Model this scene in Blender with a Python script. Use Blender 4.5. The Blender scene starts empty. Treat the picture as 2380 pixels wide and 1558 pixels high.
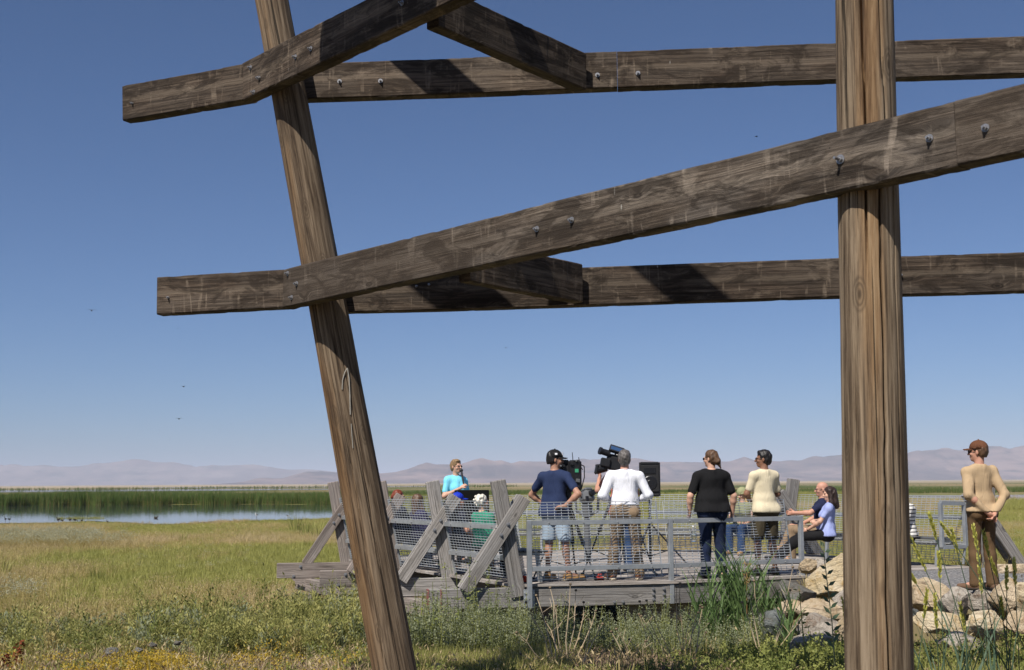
import bpy, bmesh, math, random
import numpy as np
from mathutils import Vector, Matrix, Euler
random.seed(7); RS = np.random.RandomState(11)
scene = bpy.context.scene
COL = scene.collection
R = math.radians

# ------------------------------------------------------------------ camera
EYE = Vector((0.0, 0.0, 1.36))
FPX, WPX, HPX = 3000.0, 2379.0, 1558.0          # focal length in the picture's own pixels
PITCH, ROLL = math.atan(342.5 / FPX), R(-0.36)
CAMROT = Matrix.Rotation(R(90) + PITCH, 3, 'X') @ Matrix.Rotation(ROLL, 3, 'Z')
cd = bpy.data.cameras.new('camera'); cam = bpy.data.objects.new('camera', cd); COL.objects.link(cam)
cam.matrix_world = Matrix.Translation(EYE) @ CAMROT.to_4x4()
cd.sensor_width = 36.0; cd.lens = 36.0 * FPX / WPX
cd.clip_start = 0.1; cd.clip_end = 200000
cd.dof.use_dof = True; cd.dof.focus_distance = 18.5; cd.dof.aperture_fstop = 6.3
scene.camera = cam

# ------------------------------------------------------------------ light
SUN_EL, SUN_AZ = R(52), R(31)      # azimuth: to the left of straight behind the camera
TOSUN = Vector((-math.sin(SUN_AZ) * math.cos(SUN_EL), -math.cos(SUN_AZ) * math.cos(SUN_EL), math.sin(SUN_EL)))
w = bpy.data.worlds.new('World'); scene.world = w; w.use_nodes = True
nt = w.node_tree; nt.nodes.clear()
sky = nt.nodes.new('ShaderNodeTexSky'); sky.sky_type = 'NISHITA'; sky.sun_disc = False
sky.sun_elevation = SUN_EL; sky.sun_rotation = math.atan2(TOSUN.x, TOSUN.y) % (2 * math.pi)
sky.altitude = 2100; sky.air_density = 0.9; sky.dust_density = 3.2; sky.ozone_density = 9.5
bgn = nt.nodes.new('ShaderNodeBackground'); bgn.inputs['Strength'].default_value = 0.068
wo = nt.nodes.new('ShaderNodeOutputWorld')
nt.links.new(sky.outputs[0], bgn.inputs['Color']); nt.links.new(bgn.outputs[0], wo.inputs['Surface'])
sl = bpy.data.lights.new('sun', 'SUN'); sun = bpy.data.objects.new('sun', sl); COL.objects.link(sun)
sl.energy = 5.0; sl.angle = R(0.55); sl.color = (1.0, 0.94, 0.86)
sun.rotation_euler = TOSUN.to_track_quat('Z', 'Y').to_euler(); sun.location = (-8, -10, 30)
vs = scene.view_settings
vs.view_transform = 'Standard'; vs.look = 'None'; vs.gamma = 1.0; vs.exposure = 0.35; vs.use_curve_mapping = False

# ------------------------------------------------------------------ helpers
def ray(px, py):
    return CAMROT @ Vector(((px - WPX / 2) / FPX, (HPX / 2 - py) / FPX, -1.0))
def at(px, py, Y):                     # the place at distance Y ahead seen at that pixel
    d = ray(px, py); return EYE + d * (Y / d.y)
def atz(px, py, z):                    # the place at height z seen at that pixel
    d = ray(px, py); return EYE + d * ((z - EYE.z) / d.z)
WM = {}
def wm(o): return WM.get(o.name, Matrix.Identity(4))
def place(o, M, parent=None):
    WM[o.name] = M.copy()
    if parent is not None:
        o.parent = parent; o.matrix_basis = wm(parent).inverted() @ M
    else: o.matrix_basis = M
def tag(o, label=None, cat=None, group=None, kind=None):
    if label: o['label'] = label
    if cat: o['category'] = cat
    if group: o['group'] = group
    if kind: o['kind'] = kind
    return o
def thing(name, label, cat, loc=(0, 0, 0), group=None, rot=0.0):
    o = bpy.data.objects.new(name, None); o.empty_display_size = 0.2; COL.objects.link(o)
    place(o, Matrix.Translation(Vector(loc)) @ Matrix.Rotation(rot, 4, 'Z'))
    return tag(o, label, cat, group)
def link_mesh(name, me, parent=None, M=None):
    o = bpy.data.objects.new(name, me); COL.objects.link(o)
    place(o, M if M is not None else Matrix.Identity(4), parent)
    return o
def mesh_from(name, verts, faces, mats, smooth=False, midx=None):
    me = bpy.data.meshes.new(name)
    v = np.asarray(verts, dtype=np.float32).reshape(-1, 3)
    if isinstance(faces, np.ndarray):
        n, k = faces.shape
        me.vertices.add(len(v)); me.vertices.foreach_set('co', v.ravel())
        me.loops.add(n * k); me.loops.foreach_set('vertex_index', faces.astype(np.int32).ravel())
        me.polygons.add(n); me.polygons.foreach_set('loop_start', np.arange(0, n * k, k, dtype=np.int32))
        me.update(calc_edges=True)
    else:
        me.from_pydata(v.tolist(), [], [list(f) for f in faces]); me.update()
    for m in (mats if isinstance(mats, (list, tuple)) else [mats]): me.materials.append(m)
    if smooth: me.polygons.foreach_set('use_smooth', np.ones(len(me.polygons), dtype=bool))
    if midx is not None: me.polygons.foreach_set('material_index', np.asarray(midx, dtype=np.int32))
    return me
class MB:                               # collects simple solids into one mesh
    def __init__(s): s.v = []; s.f = []; s.m = []; s.cur = 0
    def add(s, vs, fs):
        b = len(s.v); s.v += [tuple(x) for x in vs]; s.f += [tuple(i + b for i in f) for f in fs]; s.m += [s.cur] * len(fs)
    def box(s, c, size, rot=None, bev=0.0):
        hx, hy, hz = [q / 2 for q in size]; c = Vector(c); rot = rot or Matrix.Identity(3)
        if bev <= 0:
            vs = [c + rot @ Vector((x * hx, y * hy, z * hz)) for x in (-1, 1) for y in (-1, 1) for z in (-1, 1)]
            s.add(vs, [(0, 1, 3, 2), (4, 6, 7, 5), (0, 4, 5, 1), (2, 3, 7, 6), (0, 2, 6, 4), (1, 5, 7, 3)]); return
        h = (hx, hy, hz); idx = {}; vs = []
        for sx in (-1, 1):
            for sy in (-1, 1):
                for sz in (-1, 1):
                    for a in range(3):
                        p = [sg * (h[i] - (0 if i == a else bev)) for i, sg in enumerate((sx, sy, sz))]
                        idx[(sx, sy, sz, a)] = len(vs); vs.append(c + rot @ Vector(p))
        fs = []
        for a in range(3):
            b, d = [(1, 2), (2, 0), (0, 1)][a]
            for sg in (-1, 1):
                q = []
                for (u, w_) in ((-1, -1), (1, -1), (1, 1), (-1, 1)):
                    t = [0, 0, 0]; t[a] = sg; t[b] = u; t[d] = w_; q.append(idx[(*t, a)])
                fs.append(tuple(q if sg > 0 else q[::-1]))
        for a in range(3):
            b, d = [(1, 2), (2, 0), (0, 1)][a]      # edges along axis a, between faces b and d
            for u in (-1, 1):
                for w_ in (-1, 1):
                    t0 = [0, 0, 0]; t0[a] = -1; t0[b] = u; t0[d] = w_; t1 = list(t0); t1[a] = 1
                    q = (idx[(*t0, b)], idx[(*t1, b)], idx[(*t1, d)], idx[(*t0, d)])
                    fs.append(q if u * w_ < 0 else q[::-1])
        for sx in (-1, 1):
            for sy in (-1, 1):
                for sz in (-1, 1):
                    q = tuple(idx[(sx, sy, sz, a)] for a in range(3))
                    fs.append(q if sx * sy * sz > 0 else q[::-1])
        s.add(vs, fs)
    def bar(s, a, b, wd, ht, up=(0, 0, 1), bev=0.0):    # a rectangular bar from a to b
        a = Vector(a); b = Vector(b); d = (b - a); L = d.length; x = d.normalized(); u = Vector(up)
        y = u.cross(x).normalized(); z = x.cross(y)
        s.box((a + b) / 2, (L, wd, ht), Matrix((x, y, z)).transposed(), bev)
    def rod(s, a, b, r0, r1=None, n=8, caps=True):
        a = Vector(a); b = Vector(b); r1 = r0 if r1 is None else r1
        x = (b - a).normalized(); y = x.orthogonal().normalized(); z = x.cross(y)
        vs = []
        for p, r in ((a, r0), (b, r1)):
            vs += [p + (y * math.cos(2 * math.pi * i / n) + z * math.sin(2 * math.pi * i / n)) * r for i in range(n)]
        fs = [(i, (i + 1) % n, n + (i + 1) % n, n + i) for i in range(n)]
        if caps: fs += [tuple(range(n - 1, -1, -1)), tuple(range(n, 2 * n))]
        s.add(vs, fs)
    def tube(s, pts, r, n=6):                            # a bent tapering tube
        rs = r if isinstance(r, (list, tuple)) else [r] * len(pts)
        for i in range(len(pts) - 1): s.rod(pts[i], pts[i + 1], rs[i], rs[i + 1], n, caps=(i in (0, len(pts) - 2)))
    def ball(s, c, rad, rot=None, nu=10, nv=7):
        c = Vector(c); rad = rad if isinstance(rad, (tuple, list)) else (rad,) * 3; rot = rot or Matrix.Identity(3)
        vs = [c + rot @ Vector((0, 0, rad[2]))]
        for j in range(1, nv):
            t = math.pi * j / nv
            for i in range(nu):
                p = 2 * math.pi * i / nu
                vs.append(c + rot @ Vector((rad[0] * math.sin(t) * math.cos(p), rad[1] * math.sin(t) * math.sin(p), rad[2] * math.cos(t))))
        vs.append(c + rot @ Vector((0, 0, -rad[2]))); fs = []
        for i in range(nu): fs.append((0, 1 + i, 1 + (i + 1) % nu))
        for j in range(nv - 2):
            for i in range(nu):
                a = 1 + j * nu + i; b = 1 + j * nu + (i + 1) % nu; fs.append((a, a + nu, b + nu, b))
        L = len(vs) - 1; b0 = 1 + (nv - 2) * nu
        for i in range(nu): fs.append((L, b0 + (i + 1) % nu, b0 + i))
        s.add(vs, fs)
    def build(s, name, mats, parent=None, M=None, smooth=False, world=True):
        """vertices are given in world space when world=True and moved into the object's own frame M (or its parent's)"""
        if M is None: M = wm(parent) if parent is not None else Matrix.Identity(4)
        v = np.array(s.v, dtype=np.float64)
        if world:
            I = np.array(M.inverted()); v = v @ I[:3, :3].T + I[:3, 3]
        me = mesh_from(name, v, s.f, mats, smooth, s.m if s.cur or any(s.m) else None)
        return link_mesh(name, me, parent, M)

# ------------------------------------------------------------------ materials
class N:
    def __init__(s, name):
        s.m = bpy.data.materials.new(name); s.m.use_nodes = True; s.t = s.m.node_tree
        s.b = s.t.nodes['Principled BSDF']
    def n(s, typ, **kw):
        o = s.t.nodes.new(typ)
        for k, v in kw.items():
            if k.startswith('i_'): o.inputs[k[2:].replace('_', ' ')].default_value = v
            else: setattr(o, k, v)
        return o
    def l(s, a, b): s.t.links.new(a, b); return s
    def ramp(s, src, stops, interp='LINEAR'):
        r = s.n('ShaderNodeValToRGB'); r.color_ramp.interpolation = interp; e = r.color_ramp.elements
        while len(e) < len(stops): e.new(0.5)
        for i, (p, c) in enumerate(stops):
            e[i].position = p; e[i].color = (c[0], c[1], c[2], 1) if isinstance(c, (tuple, list)) else (c, c, c, 1)
        s.l(src, r.inputs[0]); return r.outputs[0]
    def mix(s, fac, a, b, mode='MIX'):
        x = s.n('ShaderNodeMix', data_type='RGBA', blend_type=mode); x.clamp_factor = True
        for v, i in ((fac, 0), (a, 6), (b, 7)):
            if hasattr(v, 'links'): s.l(v, x.inputs[i])
            elif i == 0: x.inputs[0].default_value = v
            else: x.inputs[i].default_value = (v[0], v[1], v[2], 1)
        return x.outputs[2]
    def math(s, op, a, b=0.0):
        x = s.n('ShaderNodeMath', operation=op)
        for v, i in ((a, 0), (b, 1)):
            if hasattr(v, 'links'): s.l(v, x.inputs[i])
            else: x.inputs[i].default_value = v
        return x.outputs[0]
    def noise(s, vec, scale, detail=4, rough=.55, dist=0.0):
        x = s.n('ShaderNodeTexNoise'); x.inputs['Scale'].default_value = scale; x.inputs['Detail'].default_value = detail
        x.inputs['Roughness'].default_value = rough; x.inputs['Distortion'].default_value = dist
        if vec is not None: s.l(vec, x.inputs['Vector'])
        return x.outputs[0]
    def map(s, vec, scale, loc=(0, 0, 0)):
        x = s.n('ShaderNodeMapping'); x.inputs['Scale'].default_value = scale; x.inputs['Location'].default_value = loc
        s.l(vec, x.inputs['Vector']); return x.outputs[0]
    def bump(s, h, strength, dist=.02):
        b = s.n('ShaderNodeBump'); b.inputs['Strength'].default_value = strength; b.inputs['Distance'].default_value = dist
        s.l(h, b.inputs['Height']); s.l(b.outputs[0], s.b.inputs['Normal'])
    def out(s, col=None, rough=None, metal=None, spec=None):
        for v, k in ((col, 'Base Color'), (rough, 'Roughness'), (metal, 'Metallic'), (spec, 'Specular IOR Level')):
            if v is None: continue
            if hasattr(v, 'links'): s.l(v, s.b.inputs[k])
            else: s.b.inputs[k].default_value = (v[0], v[1], v[2], 1) if isinstance(v, (tuple, list)) else v
        return s.m
def objvec(g):
    """object coordinates shifted by a different amount for every object"""
    tc = g.n('ShaderNodeTexCoord'); oi = g.n('ShaderNodeObjectInfo')
    k = g.math('MULTIPLY', oi.outputs['Random'], 37.0)
    cb = g.n('ShaderNodeCombineXYZ'); g.l(k, cb.inputs[0]); g.l(k, cb.inputs[1]); g.l(k, cb.inputs[2])
    a = g.n('ShaderNodeVectorMath', operation='ADD'); g.l(tc.outputs['Object'], a.inputs[0]); g.l(cb.outputs[0], a.inputs[1])
    return tc.outputs['Object'], a.outputs[0], oi.outputs['Random']
def plain(name, col, rough=.7, metal=0.0, var=.18, scale=9.0, spec=.3, bump=0.0, bscale=60):
    g = N(name); raw, v, rnd = objvec(g)
    f = g.noise(v, scale, 4)
    c = g.mix(f, [q * (1 - var) for q in col], [min(1, q * (1 + var)) for q in col])
    if bump: g.bump(g.noise(v, bscale, 3), bump, .01)
    return g.out(c, rough, metal, spec)
def wood(name, dark, light, pale, streak=0.5, axis='X', knots=True, splitline=True, gray=None, drops=False, worn=None):
    """weathered timber, grain along the given axis of the piece"""
    g = N(name); raw, v, rnd = objvec(g)
    def sc(l, t, h): return (l, t, h) if axis == 'X' else ((t, h, l) if axis == 'Z' else (t, l, h))
    # knots first: the grain bends round them
    vo = g.n('ShaderNodeTexVoronoi', feature='F1'); vo.inputs['Scale'].default_value = 1.0; vo.inputs['Randomness'].default_value = 1.0
    g.l(g.map(v, sc(2.3, .01, 5.2)), vo.inputs['Vector'])
    kd = g.ramp(vo.outputs['Distance'], [(.0, 1), (.30, 0)]) if knots else None
    gv = v
    if knots:
        cb = g.n('ShaderNodeCombineXYZ'); g.l(g.math('MULTIPLY', kd, .055), cb.inputs[2] if axis != 'Z' else cb.inputs[1])
        ad = g.n('ShaderNodeVectorMath', operation='ADD'); g.l(v, ad.inputs[0]); g.l(cb.outputs[0], ad.inputs[1]); gv = ad.outputs[0]
    big = g.noise(g.map(gv, sc(.7, 2.2, 7.0)), 1.0, 6, .62, .7)
    fine = g.noise(g.map(gv, sc(2.2, 60, 85)), 1.0, 7, .70, .25)
    hair = g.noise(g.map(gv, sc(5.0, 150, 210)), 1.0, 4, .7)
    blot = g.noise(g.map(v, sc(1.3, 3, 4)), 1.0, 4, .6)
    f = g.math('ADD', g.math('ADD', g.math('MULTIPLY', big, .46), g.math('MULTIPLY', fine, .40)), g.math('MULTIPLY', hair, .18))
    c = g.ramp(f, [(.40, [q * .5 for q in dark]), (.475, dark), (.56, light), (.68, pale)])
    if gray: c = g.mix(g.ramp(blot, [(.42, 0), (.62, .6)]), c, g.mix(g.ramp(fine, [(.35, 0), (.65, 1)]), [q * .62 for q in gray], [q * 1.25 for q in gray]))
    wv = g.n('ShaderNodeTexWave', wave_type='BANDS', bands_direction='Z' if axis == 'X' else 'Y')
    wv.inputs['Scale'].default_value = 2.6; wv.inputs['Distortion'].default_value = 7.0; wv.inputs['Detail'].default_value = 3; wv.inputs['Detail Scale'].default_value = 1.1
    g.l(g.map(gv, sc(.30, 1.0, 3.4)), wv.inputs['Vector'])
    c = g.mix(g.ramp(wv.outputs['Fac'], [(.62, 0), (.93, .42)]), c, [q * .45 for q in dark])
    if streak:      # pale weathered whorls that cross the face
        s1 = g.ramp(g.noise(g.map(v, sc(15, .6, 1.6)), 1.0, 3, .6, .9), [(.575, 0), (.66, 1)])
        s2 = g.ramp(g.noise(g.map(v, sc(4.2, 2, 6.5)), 1.0, 3, .6), [(.43, 0), (.58, 1)])
        s3 = g.ramp(fine, [(.3, .35), (.6, 1)])
        c = g.mix(g.math('MULTIPLY', g.math('MULTIPLY', g.math('MULTIPLY', s1, s2), s3), streak), c, pale)
    if knots:
        ring = g.ramp(vo.outputs['Distance'], [(.045, .9), (.07, .25), (.10, .9), (.14, 0)])
        c = g.mix(ring, c, [q * .38 for q in dark])
    if splitline:
        sx = g.n('ShaderNodeSeparateXYZ'); g.l(raw, sx.inputs[0])
        wob = g.math('MULTIPLY', g.math('SUBTRACT', g.noise(g.map(v, sc(2.2, 0, 0)), 1.0, 7, .75), .5), .085)
        d = g.math('ABSOLUTE', g.math('ADD', g.math('ADD', sx.outputs[2], wob), -.015))
        ln = g.ramp(d, [(.0, 1), (.003, .95), (.006, .0)])
        onoff = g.ramp(g.noise(g.map(v, sc(.9, 0, 0)), 1.0, 2), [(.40, 0), (.47, 1)])
        c = g.mix(g.math('MULTIPLY', ln, onoff), c, [q * .22 for q in dark])
        hal = g.ramp(d, [(.006, .5), (.035, 0)])
        c = g.mix(g.math('MULTIPLY', hal, streak), c, pale)
    if drops:
        dr = g.ramp(g.noise(g.map(v, sc(34, 0, 7)), 1.0, 1, .3), [(.80, 0), (.82, 1)])
        c = g.mix(g.math('MULTIPLY', dr, .75), c, (.55, .53, .48))
        nl = g.n('ShaderNodeTexVoronoi', feature='F1'); nl.inputs['Scale'].default_value = 1.0; g.l(g.map(v, sc(6, .01, 9)), nl.inputs['Vector'])
        c = g.mix(g.ramp(nl.outputs['Distance'], [(.03, .8), (.045, 0)]), c, (.008, .007, .006))
    # old stains and scuffs, and every piece its own depth of tone
    st = g.ramp(g.noise(g.map(v, sc(1.9, 2, 5.5)), 1.0, 6, .68, 1.2), [(.49, 0), (.58, .85)]); c = g.mix(g.math('MULTIPLY', st, .0 if not drops else .85), c, [q * .55 for q in dark])
    sf = g.ramp(g.noise(g.map(v, sc(2.6, 3, 8)), 1.0, 6, .72, .6), [(.56, 0), (.70, .7)]); c = g.mix(g.math('MULTIPLY', sf, .0 if not drops else .75), c, pale)
    hs = g.n('ShaderNodeHueSaturation'); g.l(c, hs.inputs['Color']); g.l(g.math('ADD', g.math('MULTIPLY', rnd, .42), .80), hs.inputs['Value']); c = hs.outputs[0]
    if worn:        # one end is less bleached than the other
        sq = g.n('ShaderNodeSeparateXYZ'); g.l(raw, sq.inputs[0]); k = g.math('ADD', sq.outputs[0], g.math('MULTIPLY', g.math('SUBTRACT', blot, .5), 2.5))
        k = g.ramp(g.math('DIVIDE', g.math('SUBTRACT', k, worn[0]), worn[1] - worn[0]), [(0, 1), (1, 0)]); c = g.mix(g.math('MULTIPLY', k, .75), c, g.mix(.8, c, dark))
    g.bump(g.math('ADD', g.math('ADD', fine, g.math('MULTIPLY', hair, .6)), g.math('MULTIPLY', big, .5)), .8, .007)
    return g.out(c, .85, 0, .2)

M_BEAM = wood('beam_wood', (.033, .0225, .015), (.084, .061, .044), (.21, .165, .122), .8, gray=(.094, .076, .060), drops=True)
M_BEAM_FRONT = wood('front_beam_wood', (.044, .0325, .0235), (.120, .093, .070), (.32, .265, .21), .8, gray=(.150, .129, .110), drops=True, worn=(-1.6, .9))
M_DECKWOOD = wood('gray_wood', (.19, .175, .16), (.30, .28, .262), (.40, .38, .355), .25, splitline=True, gray=(.27, .262, .255))
M_BROWNWOOD = wood('brown_gray_wood', (.17, .14, .122), (.26, .22, .195), (.36, .32, .29), .25, splitline=True, gray=(.25, .225, .205))
M_PLANK = wood('plank_wood', (.27, .235, .205), (.37, .33, .295), (.45, .41, .37), .15, knots=False, splitline=False, gray=(.36, .345, .33))
def galv():
    g = N('galvanised_steel'); raw, v, rnd = objvec(g)
    a = g.noise(v, 14, 4); b = g.noise(g.map(v, (3, 3, 3)), 1.0, 3)
    c = g.mix(a, (.30, .32, .335), (.55, .57, .585)); c = g.mix(g.ramp(b, [(.35, 0), (.7, .5)]), c, (.25, .265, .275))
    return g.out(c, .42, .55, .5)
M_GALV = galv()
M_WIRE = plain('wire_steel', (.52, .54, .555), .42, .5, .15)
M_BOLT = plain('bolt_steel', (.30, .30, .31), .45, .7, .25, 40)
M_BLACK = plain('black_plastic', (.012, .012, .013), .45, 0, .2, spec=.45)
M_BLACKMETAL = plain('black_metal', (.018, .018, .02), .35, .3, .2, spec=.5)
# ------------------------------------------------------------------ mountains
def smoothstep(a, b, x):
    t = np.clip((x - a) / (b - a), 0, 1); return t * t * (3 - 2 * t)
def vnoise(x, y, seed=0):              # tileless value noise on arrays
    xi = np.floor(x).astype(np.int64); yi = np.floor(y).astype(np.int64); xf = x - xi; yf = y - yi
    def h(a, b):
        n = (a * 374761393 + b * 668265263 + seed * 1442695041) & 0x7fffffff
        n = ((n ^ (n >> 13)) * 1274126177) & 0x7fffffff
        return ((n ^ (n >> 16)) & 0xffff) / 65535.0
    u = xf * xf * (3 - 2 * xf); v = yf * yf * (3 - 2 * yf)
    return (h(xi, yi) * (1 - u) + h(xi + 1, yi) * u) * (1 - v) + (h(xi, yi + 1) * (1 - u) + h(xi + 1, yi + 1) * u) * v
def fbm(x, y, o=4, seed=0):
    s = 0; a = .5
    for i in range(o): s = s + a * vnoise(x * 2 ** i, y * 2 ** i, seed + i); a *= .5
    return s / (1 - .5 ** o)
GROUND_Z = -0.95
def range_mesh(name, prof, dist, depth, mat, ext, seed):
    """a mountain range whose skyline is PROF, its foot at DIST and its crest half the depth behind"""
    P = np.array([atz(px, 1200, GROUND_Z).to_tuple() if False else (0, 0, 0) for px, py in prof[:1]])
    crest = dist + depth * .5; xs = []; hs = []
    for px, py in prof:
        q = at(px, py, crest); xs.append(q.x); hs.append(max(q.z - GROUND_Z, 0.0))
    xs = np.array(xs); hs = np.array(hs)
    u = np.linspace(xs[0], xs[-1], ext); v = np.linspace(0, 1, 40)
    U, V = np.meshgrid(u, v)
    k = depth
    gul = np.abs(fbm(U / (k * .16) + V * .6, V * 2.2, 5, seed) - .5) * 2
    gul2 = np.abs(fbm(U / (k * .05), V * 5, 4, seed + 9) - .5) * 2
    H = np.interp(U, xs, hs)
    side = np.where(V <= .5, V / .5, (1 - V) / .5)
    shp = side ** 1.25
    Z = H * shp
    cut = (side * (1 - side)) * 4
    Z = Z * (1 - cut * (.14 + .62 * gul + .24 * gul2)) - .0
    Z *= 1 - (.06 * gul2 * (1 - cut))
    Y = dist + V * depth + 0 * U
    verts = np.stack([U, Y, GROUND_Z - 4 + Z * 1.0 + 4 * (side > 0)], -1).reshape(-1, 3)
    n, m = U.shape[1], U.shape[0]
    i = np.arange((m - 1) * (n - 1)); r = i // (n - 1); c = i % (n - 1); a = r * n + c
    F = np.stack([a, a + 1, a + n + 1, a + n], 1)
    o = link_mesh(name, mesh_from(name, verts, F, mat, True)); o['kind'] = 'structure'; return o
def mount_mat(name, a, b, c3):
    g = N(name); ge = g.n('ShaderNodeNewGeometry')
    p = g.map(ge.outputs['Position'], (.0016, .0008, .011))
    f = g.noise(p, 1.0, 7, .6, .4); c = g.mix(g.ramp(f, [(.38, 0), (.62, 1)]), a, b)
    f2 = g.noise(g.map(ge.outputs['Position'], (.006, .003, .03)), 1.0, 5, .6)
    c = g.mix(g.ramp(f2, [(.5, 0), (.68, .8)]), c, c3)
    return g.out(c, .95, 0, .05)
near_prof = [(545,1128),(559,1127),(591,1112),(615,1108.7),(640,1111),(660,1110),(681,1103.5),(695,1100),(712,1093.8),(747,1093),(773,1095),(793,1098.5),(840,1101),(880,1099),(919,1096),(947,1089),(969,1079.5),(990,1071),(1011,1076),(1044,1076.7),(1075,1074),(1098,1067),(1120,1060),(1142,1066),(1165,1065.5),(1188,1072.7),(1209,1067.5),(1240,1068),(1266,1070),(1319,1069),(1350,1062),(1371,1065),(1397,1061),(1425,1066),(1475,1061),(1514,1066),(1540,1070),(1600,1070),(1650,1070),(1700,1068),(1728,1058.7),(1755,1067),(1790,1068),(1864,1066),(1890,1057),(1917,1057.5),(1959,1053),(2030,1050),(2107,1048),(2131,1042.7),(2148,1044),(2173,1039),(2193,1034),(2218,1037.5),(2245,1043),(2277,1035.7),(2301,1029.5),(2322,1032),(2343,1037.5),(2379,1029),(2450,1020),(2560,1040),(2700,1030),(2900,1060)]
far_prof = [(-500,1100),(-300,1082),(-120,1070),(0,1077.4),(35,1075.7),(62,1081),(104,1077.4),(146,1082),(195,1079),(226,1073),(243,1074),(278,1068.7),(309,1063.5),(340,1066),(351,1070.5),(400,1070),(427,1075),(455,1082),(493,1077.4),(539,1079),(591,1076.4),(608,1079),(643,1086),(671,1090),(712,1089),(765,1092),(792,1096.5),(900,1100),(1100,1108),(1300,1122)]
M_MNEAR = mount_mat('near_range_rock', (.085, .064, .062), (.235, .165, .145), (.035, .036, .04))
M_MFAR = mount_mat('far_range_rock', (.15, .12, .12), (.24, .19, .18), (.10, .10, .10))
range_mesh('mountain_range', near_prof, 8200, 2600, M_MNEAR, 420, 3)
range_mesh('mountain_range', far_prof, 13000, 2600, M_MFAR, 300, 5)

# ------------------------------------------------------------------ ground sheet
def hgt(x, y):
    """height of the marsh floor: a low bank near the viewer, a gravel fill on the right that carries the path"""
    x = np.asarray(x, float); y = np.asarray(y, float)
    z = GROUND_Z + .20 * smoothstep(17.5, 13.0, y) + .05 * (fbm(x * .35, y * .35, 3, 2) - .5) * smoothstep(90, 30, y)
    edge = np.interp(x, [3.8, 4.6, 6.2, 9, 14], [19.2, 17.2, 16.0, 15.6, 15.4])
    back = np.interp(x, [4, 7.3, 8.6, 12], [22.0, 20.9, 20.6, 20.8])
    m = smoothstep(3.5, 4.35, x) * smoothstep(edge - 1.9, edge - .1, y) * smoothstep(back + 1.6, back + .2, y)
    return z * (1 - m) + (-.07) * m
def ground_mat():
    g = N('marsh_ground'); ge = g.n('ShaderNodeNewGeometry'); P = ge.outputs['Position']
    f = g.noise(g.map(P, (.10, .05, 0)), 1.0, 5, .6)
    f2 = g.noise(g.map(P, (.9, .35, 0)), 1.0, 5, .65)
    f3 = g.noise(g.map(P, (.010, .0028, 0)), 1.0, 5, .6)
    f4 = g.noise(g.map(P, (.0016, .00028, 0)), 1.0, 5, .62)
    gr = g.mix(f2, (.17, .175, .055), (.26, .25, .095))
    tan = g.mix(f2, (.29, .225, .115), (.40, .32, .185))
    c = g.mix(g.ramp(f, [(.50, 0), (.63, .85)]), gr, tan)
    sy = g.n('ShaderNodeSeparateXYZ'); g.l(P, sy.inputs[0])
    farf = g.ramp(g.math('DIVIDE', sy.outputs[1], 2000.0), [(.06, 0), (.12, 1)])
    fg = g.mix(g.ramp(f3, [(.42, 0), (.56, 1)]), (.075, .095, .030), (.235, .185, .10))
    vf = g.mix(g.ramp(f4, [(.36, 0), (.46, 1)]), (.13, .13, .065), (.33, .27, .19))
    fg = g.mix(g.ramp(g.math('DIVIDE', sy.outputs[1], 3000.0), [(.15, 0), (.45, 1)]), fg, vf)
    c = g.mix(farf, c, fg)
    soil = g.mix(f2, (.075, .055, .034), (.15, .115, .08))
    c = g.mix(g.ramp(g.math('DIVIDE', sy.outputs[1], 30.0), [(.62, .8), (.95, 0)]), c, soil)
    g.bump(f2, .6, .08)
    return g.out(c, .95, 0, .05)
M_GROUND = ground_mat()
ys = np.concatenate([np.linspace(-12, 11, 24), np.linspace(11.3, 30, 64), np.geomspace(31, 38000, 70)])
xs = np.concatenate([-np.geomspace(38000, 26, 40), np.linspace(-24, 24, 97), np.geomspace(26, 38000, 40)])
X, Y = np.meshgrid(xs, ys); Z = hgt(X, Y)
n, m = X.shape[1], X.shape[0]; i = np.arange((m - 1) * (n - 1)); r_ = i // (n - 1); c_ = i % (n - 1); a_ = r_ * n + c_
g_o = link_mesh('ground', mesh_from('ground', np.stack([X, Y, Z], -1).reshape(-1, 3), np.stack([a_, a_ + 1, a_ + n + 1, a_ + n], 1), M_GROUND, True))
g_o['kind'] = 'structure'

# ------------------------------------------------------------------ water
def water_mat():
    g = N('pond_water'); ge = g.n('ShaderNodeNewGeometry')
    f = g.noise(g.map(ge.outputs['Position'], (.7, 1.6, 1)), 1.0, 3)
    g.bump(f, .10, .012)
    return g.out((.030, .040, .040), .04, 0, .5)
M_WATER = water_mat()
WZ = GROUND_Z + .06
def water(name, near, far, z=WZ):
    """a pond between two shores, both given as they are seen (left to right)"""
    pts = []
    for line, fl in ((near, 1), (far[::-1], 1)):
        for k in range(len(line) - 1):
            (x0, y0), (x1, y1) = line[k], line[k + 1]
            for t in np.linspace(0, 1, 14)[:-1]:
                px = x0 + (x1 - x0) * t; py = y0 + (y1 - y0) * t
                q = atz(px, py, z); j = (fbm(np.array([q.x * .3]), np.array([q.y * .12]), 3, 4)[0] - .5) * .05 * q.y
                pts.append((q.x, q.y + j, z))
        q = atz(line[-1][0], line[-1][1], z); pts.append((q.x, q.y, z))
    bm = bmesh.new(); vs_ = [bm.verts.new(p) for p in pts]; f = bm.faces.new(vs_)
    if f.normal.z < 0: f.normal_flip()
    bm.normal_update()
    if f.normal.z < 0: f.normal_flip()
    bmesh.ops.triangulate(bm, faces=bm.faces[:])
    me = bpy.data.meshes.new(name); bm.to_mesh(me); bm.free(); me.materials.append(M_WATER)
    o = link_mesh(name, me); o['kind'] = 'structure'; return o
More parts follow.
